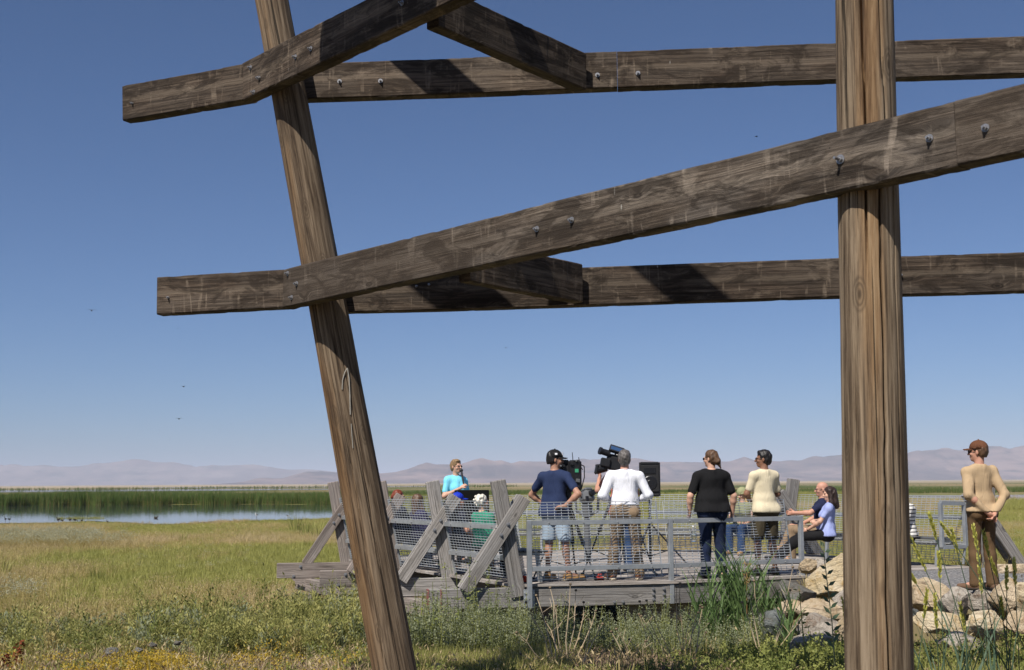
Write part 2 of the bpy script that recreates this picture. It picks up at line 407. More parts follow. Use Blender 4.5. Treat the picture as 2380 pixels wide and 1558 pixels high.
water('pond_water', [(-420, 1222), (0, 1217), (120, 1216), (200, 1212), (300, 1215), (390, 1219), (440, 1216), (520, 1210), (660, 1208), (760, 1205), (835, 1198)],
      [(-420, 1174), (100, 1174), (500, 1173), (700, 1172.5), (835, 1172)])
water('channel_water', [(-420, 1146), (60, 1144), (250, 1142.5), (430, 1141), (640, 1139), (830, 1138)], [(-420, 1140), (60, 1139), (430, 1137), (640, 1136.6), (830, 1136.4)])
water('far_water', [(330, 1135), (600, 1133.6), (1000, 1131.5)], [(330, 1133.4), (600, 1132.2), (1000, 1130)])
water('pool_water', [(2090, 1162), (2200, 1164), (2330, 1163), (2460, 1162), (2620, 1158)], [(2090, 1153), (2200, 1152), (2330, 1150.5), (2460, 1149), (2620, 1148)])

# gravel path on the fill
def gravel_mat():
    g = N('gravel'); ge = g.n('ShaderNodeNewGeometry'); P = ge.outputs['Position']
    vo = g.n('ShaderNodeTexVoronoi', feature='F1'); vo.inputs['Scale'].default_value = 42; g.l(P, vo.inputs['Vector'])
    cr = g.n('ShaderNodeSeparateColor'); g.l(vo.outputs['Color'], cr.inputs[0])
    c = g.ramp(cr.outputs[0], [(.1, (.09, .09, .095)), (.5, (.16, .16, .165)), (.85, (.25, .245, .24)), (.97, (.45, .43, .40))])
    c = g.mix(g.ramp(g.noise(P, .9, 4), [(.4, 0), (.65, .55)]), c, (.24, .225, .21))
    g.bump(g.math('SUBTRACT', 1.0, vo.outputs['Distance']), .9, .02)
    return g.out(c, .9, 0, .2)
M_GRAVEL = gravel_mat()
xs2 = np.linspace(4.35, 16, 60); tt = np.linspace(0, 1, 16)
edge = np.interp(xs2, [4.3, 5.0, 6.2, 9, 16], [18.9, 17.0, 15.2, 14.9, 14.8])
bk = np.interp(xs2, [4.3, 7.3, 8.4, 9.3, 16], [18.94, 20.48, 20.3, 20.4, 20.8])
X = np.repeat(xs2[None], 16, 0); Y = edge[None] * (1 - tt[:, None]) + bk[None] * tt[:, None]
Z = -.012 + .03 * (fbm(X * 2, Y * 2, 3, 8) - .5) - .25 * smoothstep(.12, 0, tt)[:, None]
n = 60; i = np.arange(15 * 59); a_ = (i // 59) * n + i % 59
o = link_mesh('gravel_path', mesh_from('gravel_path', np.stack([X, Y, Z], -1).reshape(-1, 3), np.stack([a_, a_ + 1, a_ + n + 1, a_ + n], 1), M_GRAVEL, True)); o['kind'] = 'structure'

# ------------------------------------------------------------------ haze: one closed box of air round everything
def haze():
    mb = MB(); mb.box((0, 0, (350 - 8) / 2), (90000, 90000, 358)); g = N('air')
    g.t.nodes.remove(g.b); pv = g.n('ShaderNodeVolumePrincipled')
    pv.inputs['Color'].default_value = (.73, .80, .96, 1); pv.inputs['Density'].default_value = 0.78e-4; pv.inputs['Anisotropy'].default_value = -0.2
    g.l(pv.outputs[0], g.t.nodes['Material Output'].inputs['Volume'])
    o = mb.build('haze', g.m); o['kind'] = 'stuff'; return o
haze()
# ------------------------------------------------------------------ the timber gateway in front
def pole_mat(name, stain, side, tint=(1, 1, 1)):
    g = N(name); raw, v, rnd = objvec(g)
    sx = g.n('ShaderNodeSeparateXYZ'); g.l(raw, sx.inputs[0])
    fine = g.noise(g.map(v, (62, 62, 1.9)), 1.0, 7, .72, .35)
    mid = g.noise(g.map(v, (19, 19, .75)), 1.0, 6, .66, .7)
    big = g.noise(g.map(v, (4.0, 4.0, .35)), 1.0, 4, .6)
    f = g.math('ADD', g.math('MULTIPLY', mid, .55), g.math('MULTIPLY', fine, .5))
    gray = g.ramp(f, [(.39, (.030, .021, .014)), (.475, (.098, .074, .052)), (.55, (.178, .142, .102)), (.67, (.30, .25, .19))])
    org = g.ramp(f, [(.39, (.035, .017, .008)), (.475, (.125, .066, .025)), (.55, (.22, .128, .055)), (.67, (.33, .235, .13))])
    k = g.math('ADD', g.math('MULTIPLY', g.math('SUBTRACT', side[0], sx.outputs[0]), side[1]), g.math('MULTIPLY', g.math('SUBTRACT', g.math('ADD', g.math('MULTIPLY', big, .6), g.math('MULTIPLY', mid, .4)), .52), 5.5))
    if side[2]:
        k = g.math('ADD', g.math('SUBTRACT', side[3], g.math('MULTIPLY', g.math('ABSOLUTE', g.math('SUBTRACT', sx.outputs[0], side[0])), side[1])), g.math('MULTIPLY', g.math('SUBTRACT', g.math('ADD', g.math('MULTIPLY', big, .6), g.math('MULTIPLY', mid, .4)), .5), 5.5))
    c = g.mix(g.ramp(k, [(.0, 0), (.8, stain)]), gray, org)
    tn = g.n('ShaderNodeMix', data_type='RGBA', blend_type='MULTIPLY'); tn.inputs[0].default_value = 1; g.l(c, tn.inputs[6]); tn.inputs[7].default_value = (*tint, 1); c = tn.outputs[2]
    # knots
    vo = g.n('ShaderNodeTexVoronoi', feature='F1'); vo.inputs['Scale'].default_value = 1.0
    g.l(g.map(v, (5.4, 5.4, 2.1)), vo.inputs['Vector'])
    ring = g.ramp(vo.outputs['Distance'], [(.05, .9), (.09, .1), (.13, .7), (.155, .0), (.19, .5), (.23, 0)])
    c = g.mix(ring, c, (.06, .042, .027))
    # drying cracks
    ck = g.noise(g.map(v, (26, 26, .42)), 1.0, 4, .55, .4)
    cr = g.ramp(ck, [(.345, 1), (.365, 0)])
    c = g.mix(g.math('MULTIPLY', cr, .85), c, (.016, .012, .008))
    g.bump(g.math('SUBTRACT', g.math('ADD', fine, g.math('MULTIPLY', mid, .7)), g.math('MULTIPLY', cr, .8)), .8, .008)
    return g.out(c, .85, 0, .2)
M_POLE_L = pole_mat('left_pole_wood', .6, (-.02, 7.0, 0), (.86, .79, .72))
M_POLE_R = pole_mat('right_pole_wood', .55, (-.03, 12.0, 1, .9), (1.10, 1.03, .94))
gate = thing('timber_frame', 'tall weathered timber frame of round poles and bolted beams standing in front of the deck', 'timber frame', (0, 9, -.85))
def pole(mat, p_top, p_bot, Y, w_top, w_bot, ext_up, z_bot, crack):
    A = at(*p_top, Y); B = at(*p_bot, Y)
    ra = w_top / 2 / FPX * Y / .995; rb = w_bot / 2 / FPX * Y / .995
    d = (A - B); ux = d.normalized()
    L = d.length
    kb = (B.z - z_bot) / ux.z; P0 = B - ux * kb; tot = kb + L + ext_up
    zax = ux; xax = Vector((1, 0, 0)); xax = (xax - zax * xax.dot(zax)).normalized(); yax = zax.cross(xax)
    M = Matrix((xax, yax, zax)).transposed().to_4x4(); M.translation = P0
    nz, na = 110, 380
    t = np.linspace(0, tot, nz); ang = np.linspace(0, 2 * np.pi, na, endpoint=False)
    T, A_ = np.meshgrid(t, ang, indexing='ij')
    rad = rb + (ra - rb) * (T - kb) / L
    rad = rad * (1 + .034 * (fbm(np.cos(A_) * 1.5 + 5, np.sin(A_) * 1.5 + T * .8, 3, 3) - .5) * 2)
    rad += .0035 * (vnoise(A_ * 9, T * .5, 5) - .5)
    for (a0, wob, wd, dp, t0, t1) in crack:
        ac = a0 + wob * (vnoise(T * 1.6, T * 0, 6) - .5) + wob * .3 * (vnoise(T * 7, T * 0, 8) - .5)
        da = np.abs((A_ - ac + np.pi) % (2 * np.pi) - np.pi)
        rad = rad - dp * np.exp(-(da / wd) ** 2) * smoothstep(t0, t0 + .5, T) * smoothstep(t1, t1 - .5, T)
    V = np.stack([rad * np.cos(A_), rad * np.sin(A_), T], -1).reshape(-1, 3)
    i = np.arange((nz - 1) * na); r = i // na; c = i % na
    F = np.stack([r * na + c, r * na + (c + 1) % na, (r + 1) * na + (c + 1) % na, (r + 1) * na + c], 1)
    fl = [list(f) for f in F] + [list(range((nz - 1) * na, nz * na))]
    return link_mesh('pole', mesh_from('pole', V, fl, mat, True), gate, M), M
FB0 = at(672, 673, 10.93); FB1 = at(2010, 368, 6.69)
YL = 11.0; YR = FB1.y + .165 + .02
pL, ML = pole(M_POLE_L, (631, 0), (917, 1558), YL, 79, 99, 2.6, -1.1, [(-1.75, .4, .022, .022, .2, 3.0), (-1.2, .3, .018, .018, 1.0, 4.2), (-2.2, .3, .018, .018, 2.0, 5.2)])
pR, MR = pole(M_POLE_R, (2007.5, 0), (2043, 1558), YR, 135, 151, 2.6, -1.1, [(-1.50, .22, .030, .07, .2, 4.3), (-1.95, .10, .030, .06, 3.5, 6.2), (-1.27, .20, .034, .045, 3.9, 6.2), (-2.4, .2, .02, .02, .5, 3.4), (-.95, .2, .02, .02, 1.5, 4.4)])
RL, RR = .165, .165
BH, BT = .33, .135
def beam(a, b, mat=M_BEAM, parent=gate, ht=BH, th=BT, name='beam', bev=.010):
    """a sawn timber: slightly warped, its corners worn and chipped"""
    a = Vector(a); b = Vector(b); x = (b - a).normalized(); y = Vector((0, 0, 1)).cross(x).normalized(); z = x.cross(y)
    M = Matrix((x, y, z)).transposed().to_4x4(); M.translation = (a + b) / 2; L = (b - a).length; n = max(8, int(L / .035)); sd = random.randint(0, 999)
    t = np.linspace(-L / 2, L / 2, n); Y, Z = th / 2, ht / 2
    prof = [(-Y, -Z + bev), (-Y + bev, -Z), (Y - bev, -Z), (Y, -Z + bev), (Y, Z - bev), (Y - bev, Z), (-Y + bev, Z), (-Y, Z - bev)]
    V = np.zeros((n, 8, 3))
    for k, (py, pz) in enumerate(prof):
        chip = np.clip(fbm(t * 9 + k * 31, t * 0 + sd, 3, k) - .60, 0, 1) * .020; w1 = (fbm(t * 2.2, t * 0 + sd + k // 2, 3, 50 + k // 2) - .5) * .005
        V[:, k, 0] = t; V[:, k, 1] = py - np.sign(py) * (chip - w1); V[:, k, 2] = pz - np.sign(pz) * (chip * .8 - w1)
    V[:, :, 2] += ((fbm(t * .5, t * 0 + sd, 2, 77) - .5) * .012)[:, None]
    F = [(i * 8 + k, i * 8 + (k + 1) % 8, (i + 1) * 8 + (k + 1) % 8, (i + 1) * 8 + k) for i in range(n - 1) for k in range(8)]
    F = [f[::-1] for f in F] + [tuple(range(8)), tuple(range(n * 8 - 1, n * 8 - 9, -1))]
    me = mesh_from(name, V.reshape(-1, 3), F, mat); return link_mesh(name, me, parent, M), M
def bolt(parent, M, x, z, r=.016, side=-1, th=BT, plate=.026, long=.035):
    r *= .8; plate *= .78
    """a washer and a threaded stub with a nut on the outer face of a beam (side -1 faces the viewer)"""
    mb = MB(); y0 = side * th / 2
    mb.rod((x, y0, z), (x, y0 + side * .006, z), plate, plate, 14)
    mb.rod((x, y0 + side * .005, z), (x, y0 + side * .02, z), r * 1.15, r * 1.1, 6)
    mb.rod((x, y0 + side * .02, z), (x, y0 + side * long, z), r * .6, r * .5, 8)
    me = mesh_from('bolt', mb.v, mb.f, M_BOLT)
    return link_mesh('bolt', me, parent, M)
def bolts(be, pix, **kw):
    """bolts where they show on a beam: the viewing ray meets the beam's front face"""
    o, M = be; I = M.inverted()
    for px, py in pix:
        d = ray(px, py); e = I @ EYE; dl = I.to_3x3() @ d
        t = (-kw.get('th', BT) / 2 - e.y) / dl.y; q = e + dl * t
        bolt(o, M, q.x, q.z, **{k: v for k, v in kw.items()})
H1, H2 = at(760, 652, 10.74).z, at(640, 165, 10.80).z          # heights of the two beam levels
def flat(p, z): return Vector((p.x, p.y, z))
# lower level: the long front beam nearest the viewer, two lengths with a joint
fa, fb = FB0, FB1; fd = (fb - fa).normalized()
def onbeam(px, a, d):                          # the point of a horizontal line seen in pixel column px
    for_ = []
    lo, hi = -6.0, 9.0
    for _ in range(60):
        m_ = (lo + hi) / 2; q = a + d * m_; v = CAMROT.transposed() @ (q - EYE); x = WPX / 2 + FPX * v.x / -v.z
        if x < px: lo = m_
        else: hi = m_
    return a + d * ((lo + hi) / 2)
j1 = onbeam(2236, fa, fd)
b1 = beam(onbeam(668, fa, fd), j1 - fd * .0015, M_BEAM_FRONT)
b2 = beam(j1 + fd * .0015, fa + fd * 9.2, M_BEAM_FRONT)
bolts(b1, [(690, 660), (1248, 533), (1329, 512), (2160, 322)]); bolts(b1, [(669, 636), (678, 692)], r=.014)
bolts(b1, [(1953, 371)], plate=.033, r=.02, long=.06); bolts(b2, [(2290, 298)])
le = at(373, 690, 11.2); lj = onbeam(677, fa, fd) + Vector((0, .03, 0))
b3 = beam(le, lj); bolts(b3, [(391, 692)], r=.01, plate=.014)
# lower level: rear beam and the diagonal that joins front and rear
rz = YL + RL + BT / 2 + .01
ra_ = at(735, 688, rz); rb_ = at(2379, 635, 10.6); rd = (rb_ - ra_).normalized()
b4 = beam(ra_, rb_ + rd * 1.4); bolts(b4, [(968, 666), (997, 662), (2093, 640)], r=.012, plate=.014)
def rear_y(px, a, d): return onbeam(px, a, d).y
d0 = at(1344, 661, rear_y(1344, ra_, rd) - BT / 2 - .06); dd = (at(1040, 597, 9.39) - d0).normalized()
b5 = beam(d0 + dd * .02, d0 + dd * 1.60, th=.11)
# upper level
ua = at(602, 183, 10.95); ub = at(900, 36, 9.5); ud = (ub - ua).normalized()
j2 = onbeam(705, ua, ud)
b6 = beam(onbeam(578, ua, ud), j2 - ud * .0012, ht=.345); b7 = beam(j2 + ud * .0012, ua + ud * 5.2, ht=.345)
bolts(b6, [(583, 158), (590, 215), (687, 133)], r=.014); bolts(b6, [(603, 182)], r=.018, plate=.022); bolts(b7, [(723, 114), (935, 8)], r=.014)
ule = at(295, 244, 11.5); ulj = onbeam(586, ua, ud) + Vector((0, .03, 0))
b8 = beam(ule, ulj); bolts(b8, [(308, 241)], r=.01, plate=.014)
va = at(650, 197, 11.3); vb = at(2379, 133, 10.7); vd = (vb - va).normalized(); j3 = onbeam(1434, va, vd)
b9 = beam(va, j3 - vd * .0015); b10 = beam(j3 + vd * .0015, vb + vd * 1.4)
bolts(b9, [(789, 190), (884, 189), (1388, 175)], r=.014); bolts(b10, [(1482, 171)], r=.016)
e0 = at(1352, 172, rear_y(1352, va, vd) - BT / 2 - .06); ed = (at(1035, 31, 9.5) - e0).normalized()
b11 = beam(e0 + ed * .02, e0 + ed * 1.95, th=.12)
# dried white drips on the left pole
def on_left_pole(px, py):
    c0_ = (631 + (917 - 631) * py / 1558, 1); dx = (px - c0_[0]) / FPX * YL; rr_ = (79 + 20 * py / 1558) / 2 / FPX * YL; return at(px, py, YL - math.sqrt(max(rr_ ** 2 - dx ** 2, 1e-5)) * 1.02 - .002)
M_DRIP = plain('dried_white_drip', (.30, .285, .25), .9)
for ln, r_ in (([(795, 906), (796, 884), (801, 866), (807, 856), (811, 880), (813, 920), (814, 964)], .0048), ([(816, 985), (818, 1015), (820, 1042)], .0034)):
    mb = MB(); mb.tube([on_left_pole(*p) for p in ln], r_, 6); mb.build('white_drip', M_DRIP, pL)
# third level, above the picture: unseen beams placed by the shadows they cast below
H3 = H2 + 1.82
def up_to(px, py, Y, z):                        # the place at height z whose shadow falls on that spot
    P = at(px, py, Y); return P + TOSUN * ((z - P.z) / TOSUN.z)
q1 = up_to(1040, 187, 11.05, H3); q2 = up_to(1648, 655, 10.62, H3); qd = flat(q2 - q1, 0).normalized()
b12 = beam(flat(q1, H3) - qd * 1.9, flat(q2, H3) + qd * 1.1)
q3 = up_to(1112, 665, 10.75, H3); qe = Vector((.68, -.73, 0)).normalized()
shadow_beam = beam(flat(q3, H3) - qe * .75, flat(q3, H3) + qe * .75)  # short unseen length added only to cast a shadow band on the lower rear beam
# ------------------------------------------------------------------ the viewing deck
deck = thing('viewing_deck', 'low gray timber viewing deck raised over the marsh where the people gather', 'deck', (1.5, 20, -.4))
DECK = [(0.02, 17.595), (2.2, 18.03), (4.32, 19.0), (7.3, 20.5), (5.5, 24.6), (3.6, 26.2), (-1.0, 26.2), (-3.05, 23.75)]
e1 = Vector((.966, .257)); e2 = Vector((-.257, .966))
def cut(poly, off):
    """where the line at distance OFF along e2 crosses the deck outline, as a span along e1"""
    s = []
    for i in range(len(poly)):
        a = Vector(poly[i]); b = Vector(poly[(i + 1) % len(poly)]); da = a.dot(e2) - off; db = b.dot(e2) - off
        if da * db < 0: p = a + (b - a) * (da / (da - db)); s.append(p.dot(e1))
    return (min(s), max(s)) if len(s) >= 2 else None
off0 = min(Vector(p).dot(e2) for p in DECK); off1 = max(Vector(p).dot(e2) for p in DECK); k = off0 + .012; PW = .14
while k + PW < off1:
    lo = cut(DECK, k); hi = cut(DECK, k + PW)
    if lo and hi:
        dz = random.uniform(-.003, .003); j = random.uniform(-.012, .012)
        q = [(lo[0] + j, k), (lo[1] + j, k), (hi[1] + j, k + PW), (hi[0] + j, k + PW)]
        c = Vector((sum(x for x, y in q) / 4, k + PW / 2))
        W = c.x * e1 + c.y * e2
        M = Matrix(((e1.x, e2.x, 0, W.x), (e1.y, e2.y, 0, W.y), (0, 0, 1, dz), (0, 0, 0, 1)))
        v = [(x - c.x, y - c.y, z) for z in (-.038, 0) for x, y in q]
        f = [(3, 2, 1, 0), (4, 5, 6, 7), (0, 1, 5, 4), (1, 2, 6, 5), (2, 3, 7, 6), (3, 0, 4, 7)]
        link_mesh('plank', mesh_from('plank', v, f, M_PLANK), deck, M)
    k += PW + .007
def timber(name, a, b, th, ht, mat, parent, bev=.008, up=(0, 0, 1)):
    a = Vector(a); b = Vector(b); x = (b - a).normalized(); y = Vector(up).cross(x).normalized(); z = x.cross(y)
    M = Matrix((x, y, z)).transposed().to_4x4(); M.translation = (a + b) / 2
    mb = MB(); mb.box((0, 0, 0), ((b - a).length, th, ht), None, bev)
    return link_mesh(name, mesh_from(name, mb.v, mb.f, mat), parent, M), M
def tb(o, M, pts, th, r=.02):
    for x, z in pts: bolt(o, M, x, z, r=r, th=th, plate=r * 1.55, long=.03)
JZ = -.178; JH = .265
# front edge beam, joint under the middle post
o, M = timber('edge_beam', (-1.13, 17.46, JZ), (2.14, 18.10, JZ), .14, JH, M_DECKWOOD, deck)
Lh = 3.33 / 2
tb(o, M, [(Lh - .09, .07), (Lh - .09, 0), (Lh - .09, -.07), (Lh - .24, .07), (Lh - .24, 0), (Lh - .24, -.07), (-.03 + .9, -.09), (-.03 + 1.02, -.09), (-.55, .05), (-1.02, .05)], .14)
o, M = timber('edge_beam', (2.16, 18.11, JZ), (4.25, 19.04, JZ), .14, JH, M_DECKWOOD, deck)
o, M = timber('edge_beam', (4.32, 18.97, -.15), (7.35, 20.46, -.15), .12, .2, M_DECKWOOD, deck)
for a, b in ((DECK[3], DECK[4]), (DECK[4], DECK[5]), (DECK[5], DECK[6]), (DECK[6], DECK[7])):
    timber('edge_beam', (a[0] * .99, a[1] * .995, JZ), (b[0] * .99, b[1] * .995, JZ), .12, JH, M_DECKWOOD, deck)
# the red-brown painted end of the front beam
mb = MB(); mb.box(Vector((-1.142, 17.457, JZ)), (.02, .145, .268), Matrix.Rotation(math.atan2(.64, 3.27), 3, 'Z'), .002)
M_RED = plain('faded_red_paint', (.22, .085, .075), .8, 0, .3); mb.build('end_cap', M_RED, deck)
mb = MB(); mb.box(Vector((-.965, 17.42, JZ)), (.014, .012, .268), Matrix.Rotation(math.atan2(.64, 3.27), 3, 'Z')); mb.build('end_band', M_RED, deck)
# joists that reach out on the left, one under each brace frame
JO = [((-2.15, 19.42), (-.2, 19.72)), ((-3.15, 21.28), (-1.0, 21.56)), ((-4.22, 23.35), (-2.0, 23.66))]
for i, (a, b) in enumerate(JO):
    o, M = timber('joist', (a[0], a[1], JZ), (b[0], b[1], JZ), .15, JH, M_BROWNWOOD if i else M_DECKWOOD, deck)
    h = (Vector(a) - Vector(b)).length / 2
    tb(o, M, [(-h + .42, .07), (-h + .30, -.10)], .15, .024)
# girders and posts that carry the joists; their cut ends stick out below
for a, b in (((-.62, 17.72), (-3.9, 23.9)), ((.6, 18.1), (-1.6, 24.0)), ((2.2, 18.5), (1.6, 25.6)), ((4.2, 19.6), (4.0, 25.2))):
    timber('girder', (a[0], a[1], -.43), (b[0], b[1], -.43), .18, .22, M_BROWNWOOD, deck)
    for t in (.12, .5, .88):
        p = Vector(a).lerp(Vector(b), t); timber('pile', (p.x, p.y, -1.2), (p.x, p.y, -.55), .2, .2, M_BROWNWOOD, deck, up=(1, 0, 0))
timber('girder', (1.5, 18.35, -.40), (4.35, 19.0, -.62), .14, .26, M_DECKWOOD, deck)
for i, (a, b) in enumerate(JO[1:]):
    mb = MB(); p = Vector((a[0] + .26, a[1] + .02, JZ - JH / 2 - .004)); y = Vector((0, .16, 0))
    v = [p + Vector((0, -.07, 0)), p + Vector((.36, -.02, 0)), p + Vector((.27, -.03, -.15)), p + Vector((.17, -.045, -.13))]
    mb.add(v + [q + y for q in v], [(0, 3, 2, 1), (4, 5, 6, 7), (0, 1, 5, 4), (1, 2, 6, 5), (2, 3, 7, 6), (3, 0, 4, 7)]); mb.build('joist_bracket', M_BROWNWOOD, deck)

# ------------------------------------------------------------------ brace frames: a leaning post held by a pair of slanting braces
def brace_frame(base, outward, label, mat, lean=.27, height=1.44, zb=-.05, foot=.72):
    """BASE under the post on the deck edge; OUTWARD is the direction away from the deck"""
    b = Vector((base[0], base[1], 0)); o = Vector((outward[0], outward[1], 0)).normalized(); s = Vector((0, 0, 1)).cross(o)
    t = thing('brace_frame', label, 'timber frame', (b.x, b.y, zb), 'slanted timber frames round the deck')
    timber('post', b + Vector((0, 0, zb - .12)), b + o * lean + Vector((0, 0, zb + height)), .145, .20, mat, t, .01, up=o)
    for sg in (-1, 1):
        off = s * sg * (.145 / 2 + .047)
        a = b + o * foot + off + Vector((0, 0, zb)); c = b - o * .07 + off + Vector((0, 0, zb + 1.19))
        br, M = timber('brace', a - (c - a).normalized() * .03, c + (c - a).normalized() * .02, .088, .175, mat, t, .008, up=o)
        L = (c - a).length / 2
        # bolts on the face turned away from the post
        Yw = M.to_3x3() @ Vector((0, 1, 0)); sd = 1 if Yw.dot(s * sg) > 0 else -1
        if Yw.dot(s * sg) * 1 != 0 and (s * sg).y < 0:
            for x in (L - .40, L - .57): bolt(br, M, x, 0, r=.021, th=.088, plate=.034, side=sd, long=.032)
    # the bolt ends that stick out of the post's edge
    mb = MB(); p = b + o * (lean * .55 + .1) + Vector((0, 0, zb + .80)) - s * .03; mb.rod(p, p + o * .06, .012, .01, 8); mb.rod(p, p + o * .012, .028, .028, 12); mb.build('bolt', M_BOLT, t)
    return t
OUT = (-.985, -.15)
AF = [(-3.0, 23.62), (-1.92, 21.42), (-.95, 19.62), (.06, 17.66)]
brace_frame(AF[0], OUT, 'leaning timber brace frame farthest left, standing alone against the pond', M_BROWNWOOD)
brace_frame(AF[1], OUT, 'leaning timber brace frame half hidden behind the left round pole', M_BROWNWOOD)
brace_frame(AF[2], OUT, 'leaning timber brace frame between the two mesh bench backs', M_DECKWOOD)
brace_frame(AF[3], OUT, 'leaning timber brace frame at the front corner beside the metal railing', M_DECKWOOD)
brace_frame((4.97, 24.15), (.96, .28), 'leaning timber brace frame behind the person in the cream shirt', M_DECKWOOD)
brace_frame((7.43, 20.98), (.99, .12), 'leaning timber brace frame behind the standing person in brown trousers', M_DECKWOOD)

# ------------------------------------------------------------------ wire mesh, rails and benches
def mesh_panel(parent, a, b, c, d, du=.098, dv=.0385, r=.0052, name='wire_mesh', mat=None):
    """welded wire between the corners a-b (bottom) and d-c (top)"""
    a, b, c, d = map(Vector, (a, b, c, d)); nu = max(1, round((b - a).length / du)); nv = max(1, round((d - a).length / dv)); mb = MB()
    nrm = (b - a).cross(d - a).normalized() * r
    for j in range(nv + 1):
        t = j / nv; mb.rod(a.lerp(d, t) + nrm, b.lerp(c, t) + nrm, r * 1.05, None, 4, False)
    for i in range(nu + 1):
        t = i / nu; mb.rod(a.lerp(b, t) - nrm, d.lerp(c, t) - nrm, r * .9, None, 4, False)
    return mb.build(name, mat or M_WIRE, parent)
def V3(p, z): return Vector((p[0], p[1], z))
def railing(p0, p1, label, zt=.85, posts=(1, 1), inw=None):
    a = Vector(p0); b = Vector(p1); d = (b - a).normalized(); n = Vector((-d.y, d.x))      # n points into the deck
    t = thing('railing_panel', label, 'railing', (a.x, a.y, -.05), 'galvanised railing panels along the deck front')
    W = .062
    for k, p in enumerate((a, b)):
        if posts[k]:
            q = p - n * .055
            m = MB(); m.box((q.x, q.y, (zt - .31) / 2), (W, W, zt + .31), Matrix.Rotation(math.atan2(d.y, d.x), 3, 'Z'), .004); o = m.build('post', M_GALV, t)
            m = MB(); pl = q + n * .03; 
            m.box((pl.x, pl.y, -.19), (.15, .01, .25), Matrix.Rotation(math.atan2(d.y, d.x), 3, 'Z'), .001)
            for sg in (-1, 1):
                for z in (-.11, -.19, -.27):
                    c = pl - n * .005 + d * sg * .055; m.rod(V3(c, z), V3(c - n * .02, z), .016, .014, 8)
            m.build('mounting_plate', M_GALV, o)
    e0 = a + d * (W / 2 + .002) - n * .055; e1_ = b - d * (W / 2 + .002) - n * .055
    for z in (zt - .034, .205):
        m = MB(); m.bar(V3(e0, z), V3(e1_, z), .05, .062, bev=.003); o = m.build('rail', M_GALV, t)
        for q in (.12, .37, .62, .87):
            m = MB(); c = e0.lerp(e1_, q) - n * .026; m.rod(V3(c, z), V3(c - n * .02, z - .006), .007, .006, 6); m.build('bolt', M_BOLT, o)
    A = a + d * .03 + n * .0; B = b - d * .11 + n * .0; up = n * .20
    mesh_panel(t, V3(A + n * .01, .055), V3(B + n * .01, .055), V3(B + up, 1.085), V3(A + up, 1.085))
    m = MB(); m.bar(V3(B + n * .008, .06), V3(B + up - n * .006, 1.085), .012, .02); m.build('edge_strip', M_GALV, t)
    return t
PA, PB, PC = (.20, 17.60), (2.16, 18.12), (4.16, 19.05)
railing(PA, PB, 'galvanised railing panel at the front left, in front of the camera crew', posts=(1, 1))
railing(PB, PC, 'galvanised railing panel at the front right, behind the tall green reeds', posts=(0, 1))
t = thing('corner_mesh', 'narrow upright wire mesh panel closing the corner beside the front left railing', 'wire panel', (.1, 17.7, 0))
mesh_panel(t, (.10, 17.60, .06), (.17, 18.5, .06), (.02, 18.5, 1.1), (-.03, 17.60, 1.1), r=.0045)
M_SEAT = plain('dark_bench_slats', (.10, .105, .11), .55, .3, .15)
def bench(p0, p1, label, out, lean=.20, group='metal benches round the deck', seat=True, endframe=False, zt=1.10):
    """seat and leaning mesh back between two points of the deck edge; OUT points away from the deck"""
    a = Vector(p0); b = Vector(p1); d = (b - a).normalized(); n = Vector(out).normalized()
    t = thing('bench', label, 'bench', (a.x, a.y, 0), group)
    A = a + d * .12; B = b - d * .12
    f = lambda z: n * (lean * z - .05)
    mesh_panel(t, V3(A + f(.07), .07), V3(B + f(.07), .07), V3(B + f(zt), zt), V3(A + f(zt), zt), r=.0054)
    for z in (.75, .33):
        m = MB(); m.bar(V3(A + f(z) + n * .035, z), V3(B + f(z) + n * .035, z), .05, .065, bev=.003); o = m.build('back_rail', M_GALV, t)
        for q in (.15, .5, .85):
            m = MB(); c = (A + f(z)).lerp(B + f(z), q) + n * .06; m.rod(V3(c, z), V3(c + n * .018, z), .009, .008, 6); m.build('bolt', M_BOLT, o)
    for q in (A, B):
        m = MB(); m.bar(V3(q + f(.02) + n * .012, .02), V3(q + f(zt) + n * .012, zt), .03, .03, bev=.002, up=(d.x, d.y, 0)); m.build('side_bar', M_GALV, t)
    if seat:
        for k in range(6):
            c = -n * (.10 + k * .07); m = MB(); m.bar(V3(A + c, .425), V3(B + c, .425), .058, .03, bev=.003); m.build('seat_slat', M_SEAT, t)
        for q in (.08, .92):
            m = MB(); c = A.lerp(B, q); m.bar(V3(c - n * .48, .385), V3(c + n * .0, .385), .05, .05, bev=.003)
            m.bar(V3(c - n * .44, .0), V3(c - n * .40, .365), .05, .05, bev=.003, up=(d.x, d.y, 0)); m.build('leg', M_GALV, t)
    if endframe:
        m = MB(); P = [B + n * .04, B - n * .50]; z0, z1 = .30, .98
        Q = [V3(P[0], z1), V3(P[1], z1 + .02), V3(P[1], z0), V3(P[0], z0)]
        for i in range(4): m.bar(Q[i], Q[(i + 1) % 4], .06, .06, bev=.004, up=(d.x, d.y, .01))
        m.build('arm_frame', M_GALV, t)
    return t
bench(AF[0], AF[1], 'mesh backed metal bench between the two farthest left brace frames', OUT)
bench(AF[1], AF[2], 'mesh backed metal bench with red haired and dark haired people seated on it', OUT)
bench(AF[2], AF[3], 'mesh backed metal bench with the blue cap and white haired people seated on it', OUT)
BK = [(-3.0, 23.75), (-1.0, 26.1), (2.6, 26.1), (4.75, 24.75), (6.0, 22.9), (7.25, 20.75)]
bench(BK[0], BK[1], 'mesh backed metal bench at the far left, behind the person speaking', (-.76, .65))
bench(BK[1], (.8, 26.1), 'mesh backed metal bench at the deck back, behind the person with hands on hips', (0, 1))
bench((.8, 26.1), BK[2], 'mesh backed metal bench at the deck back, behind the loudspeaker', (0, 1))
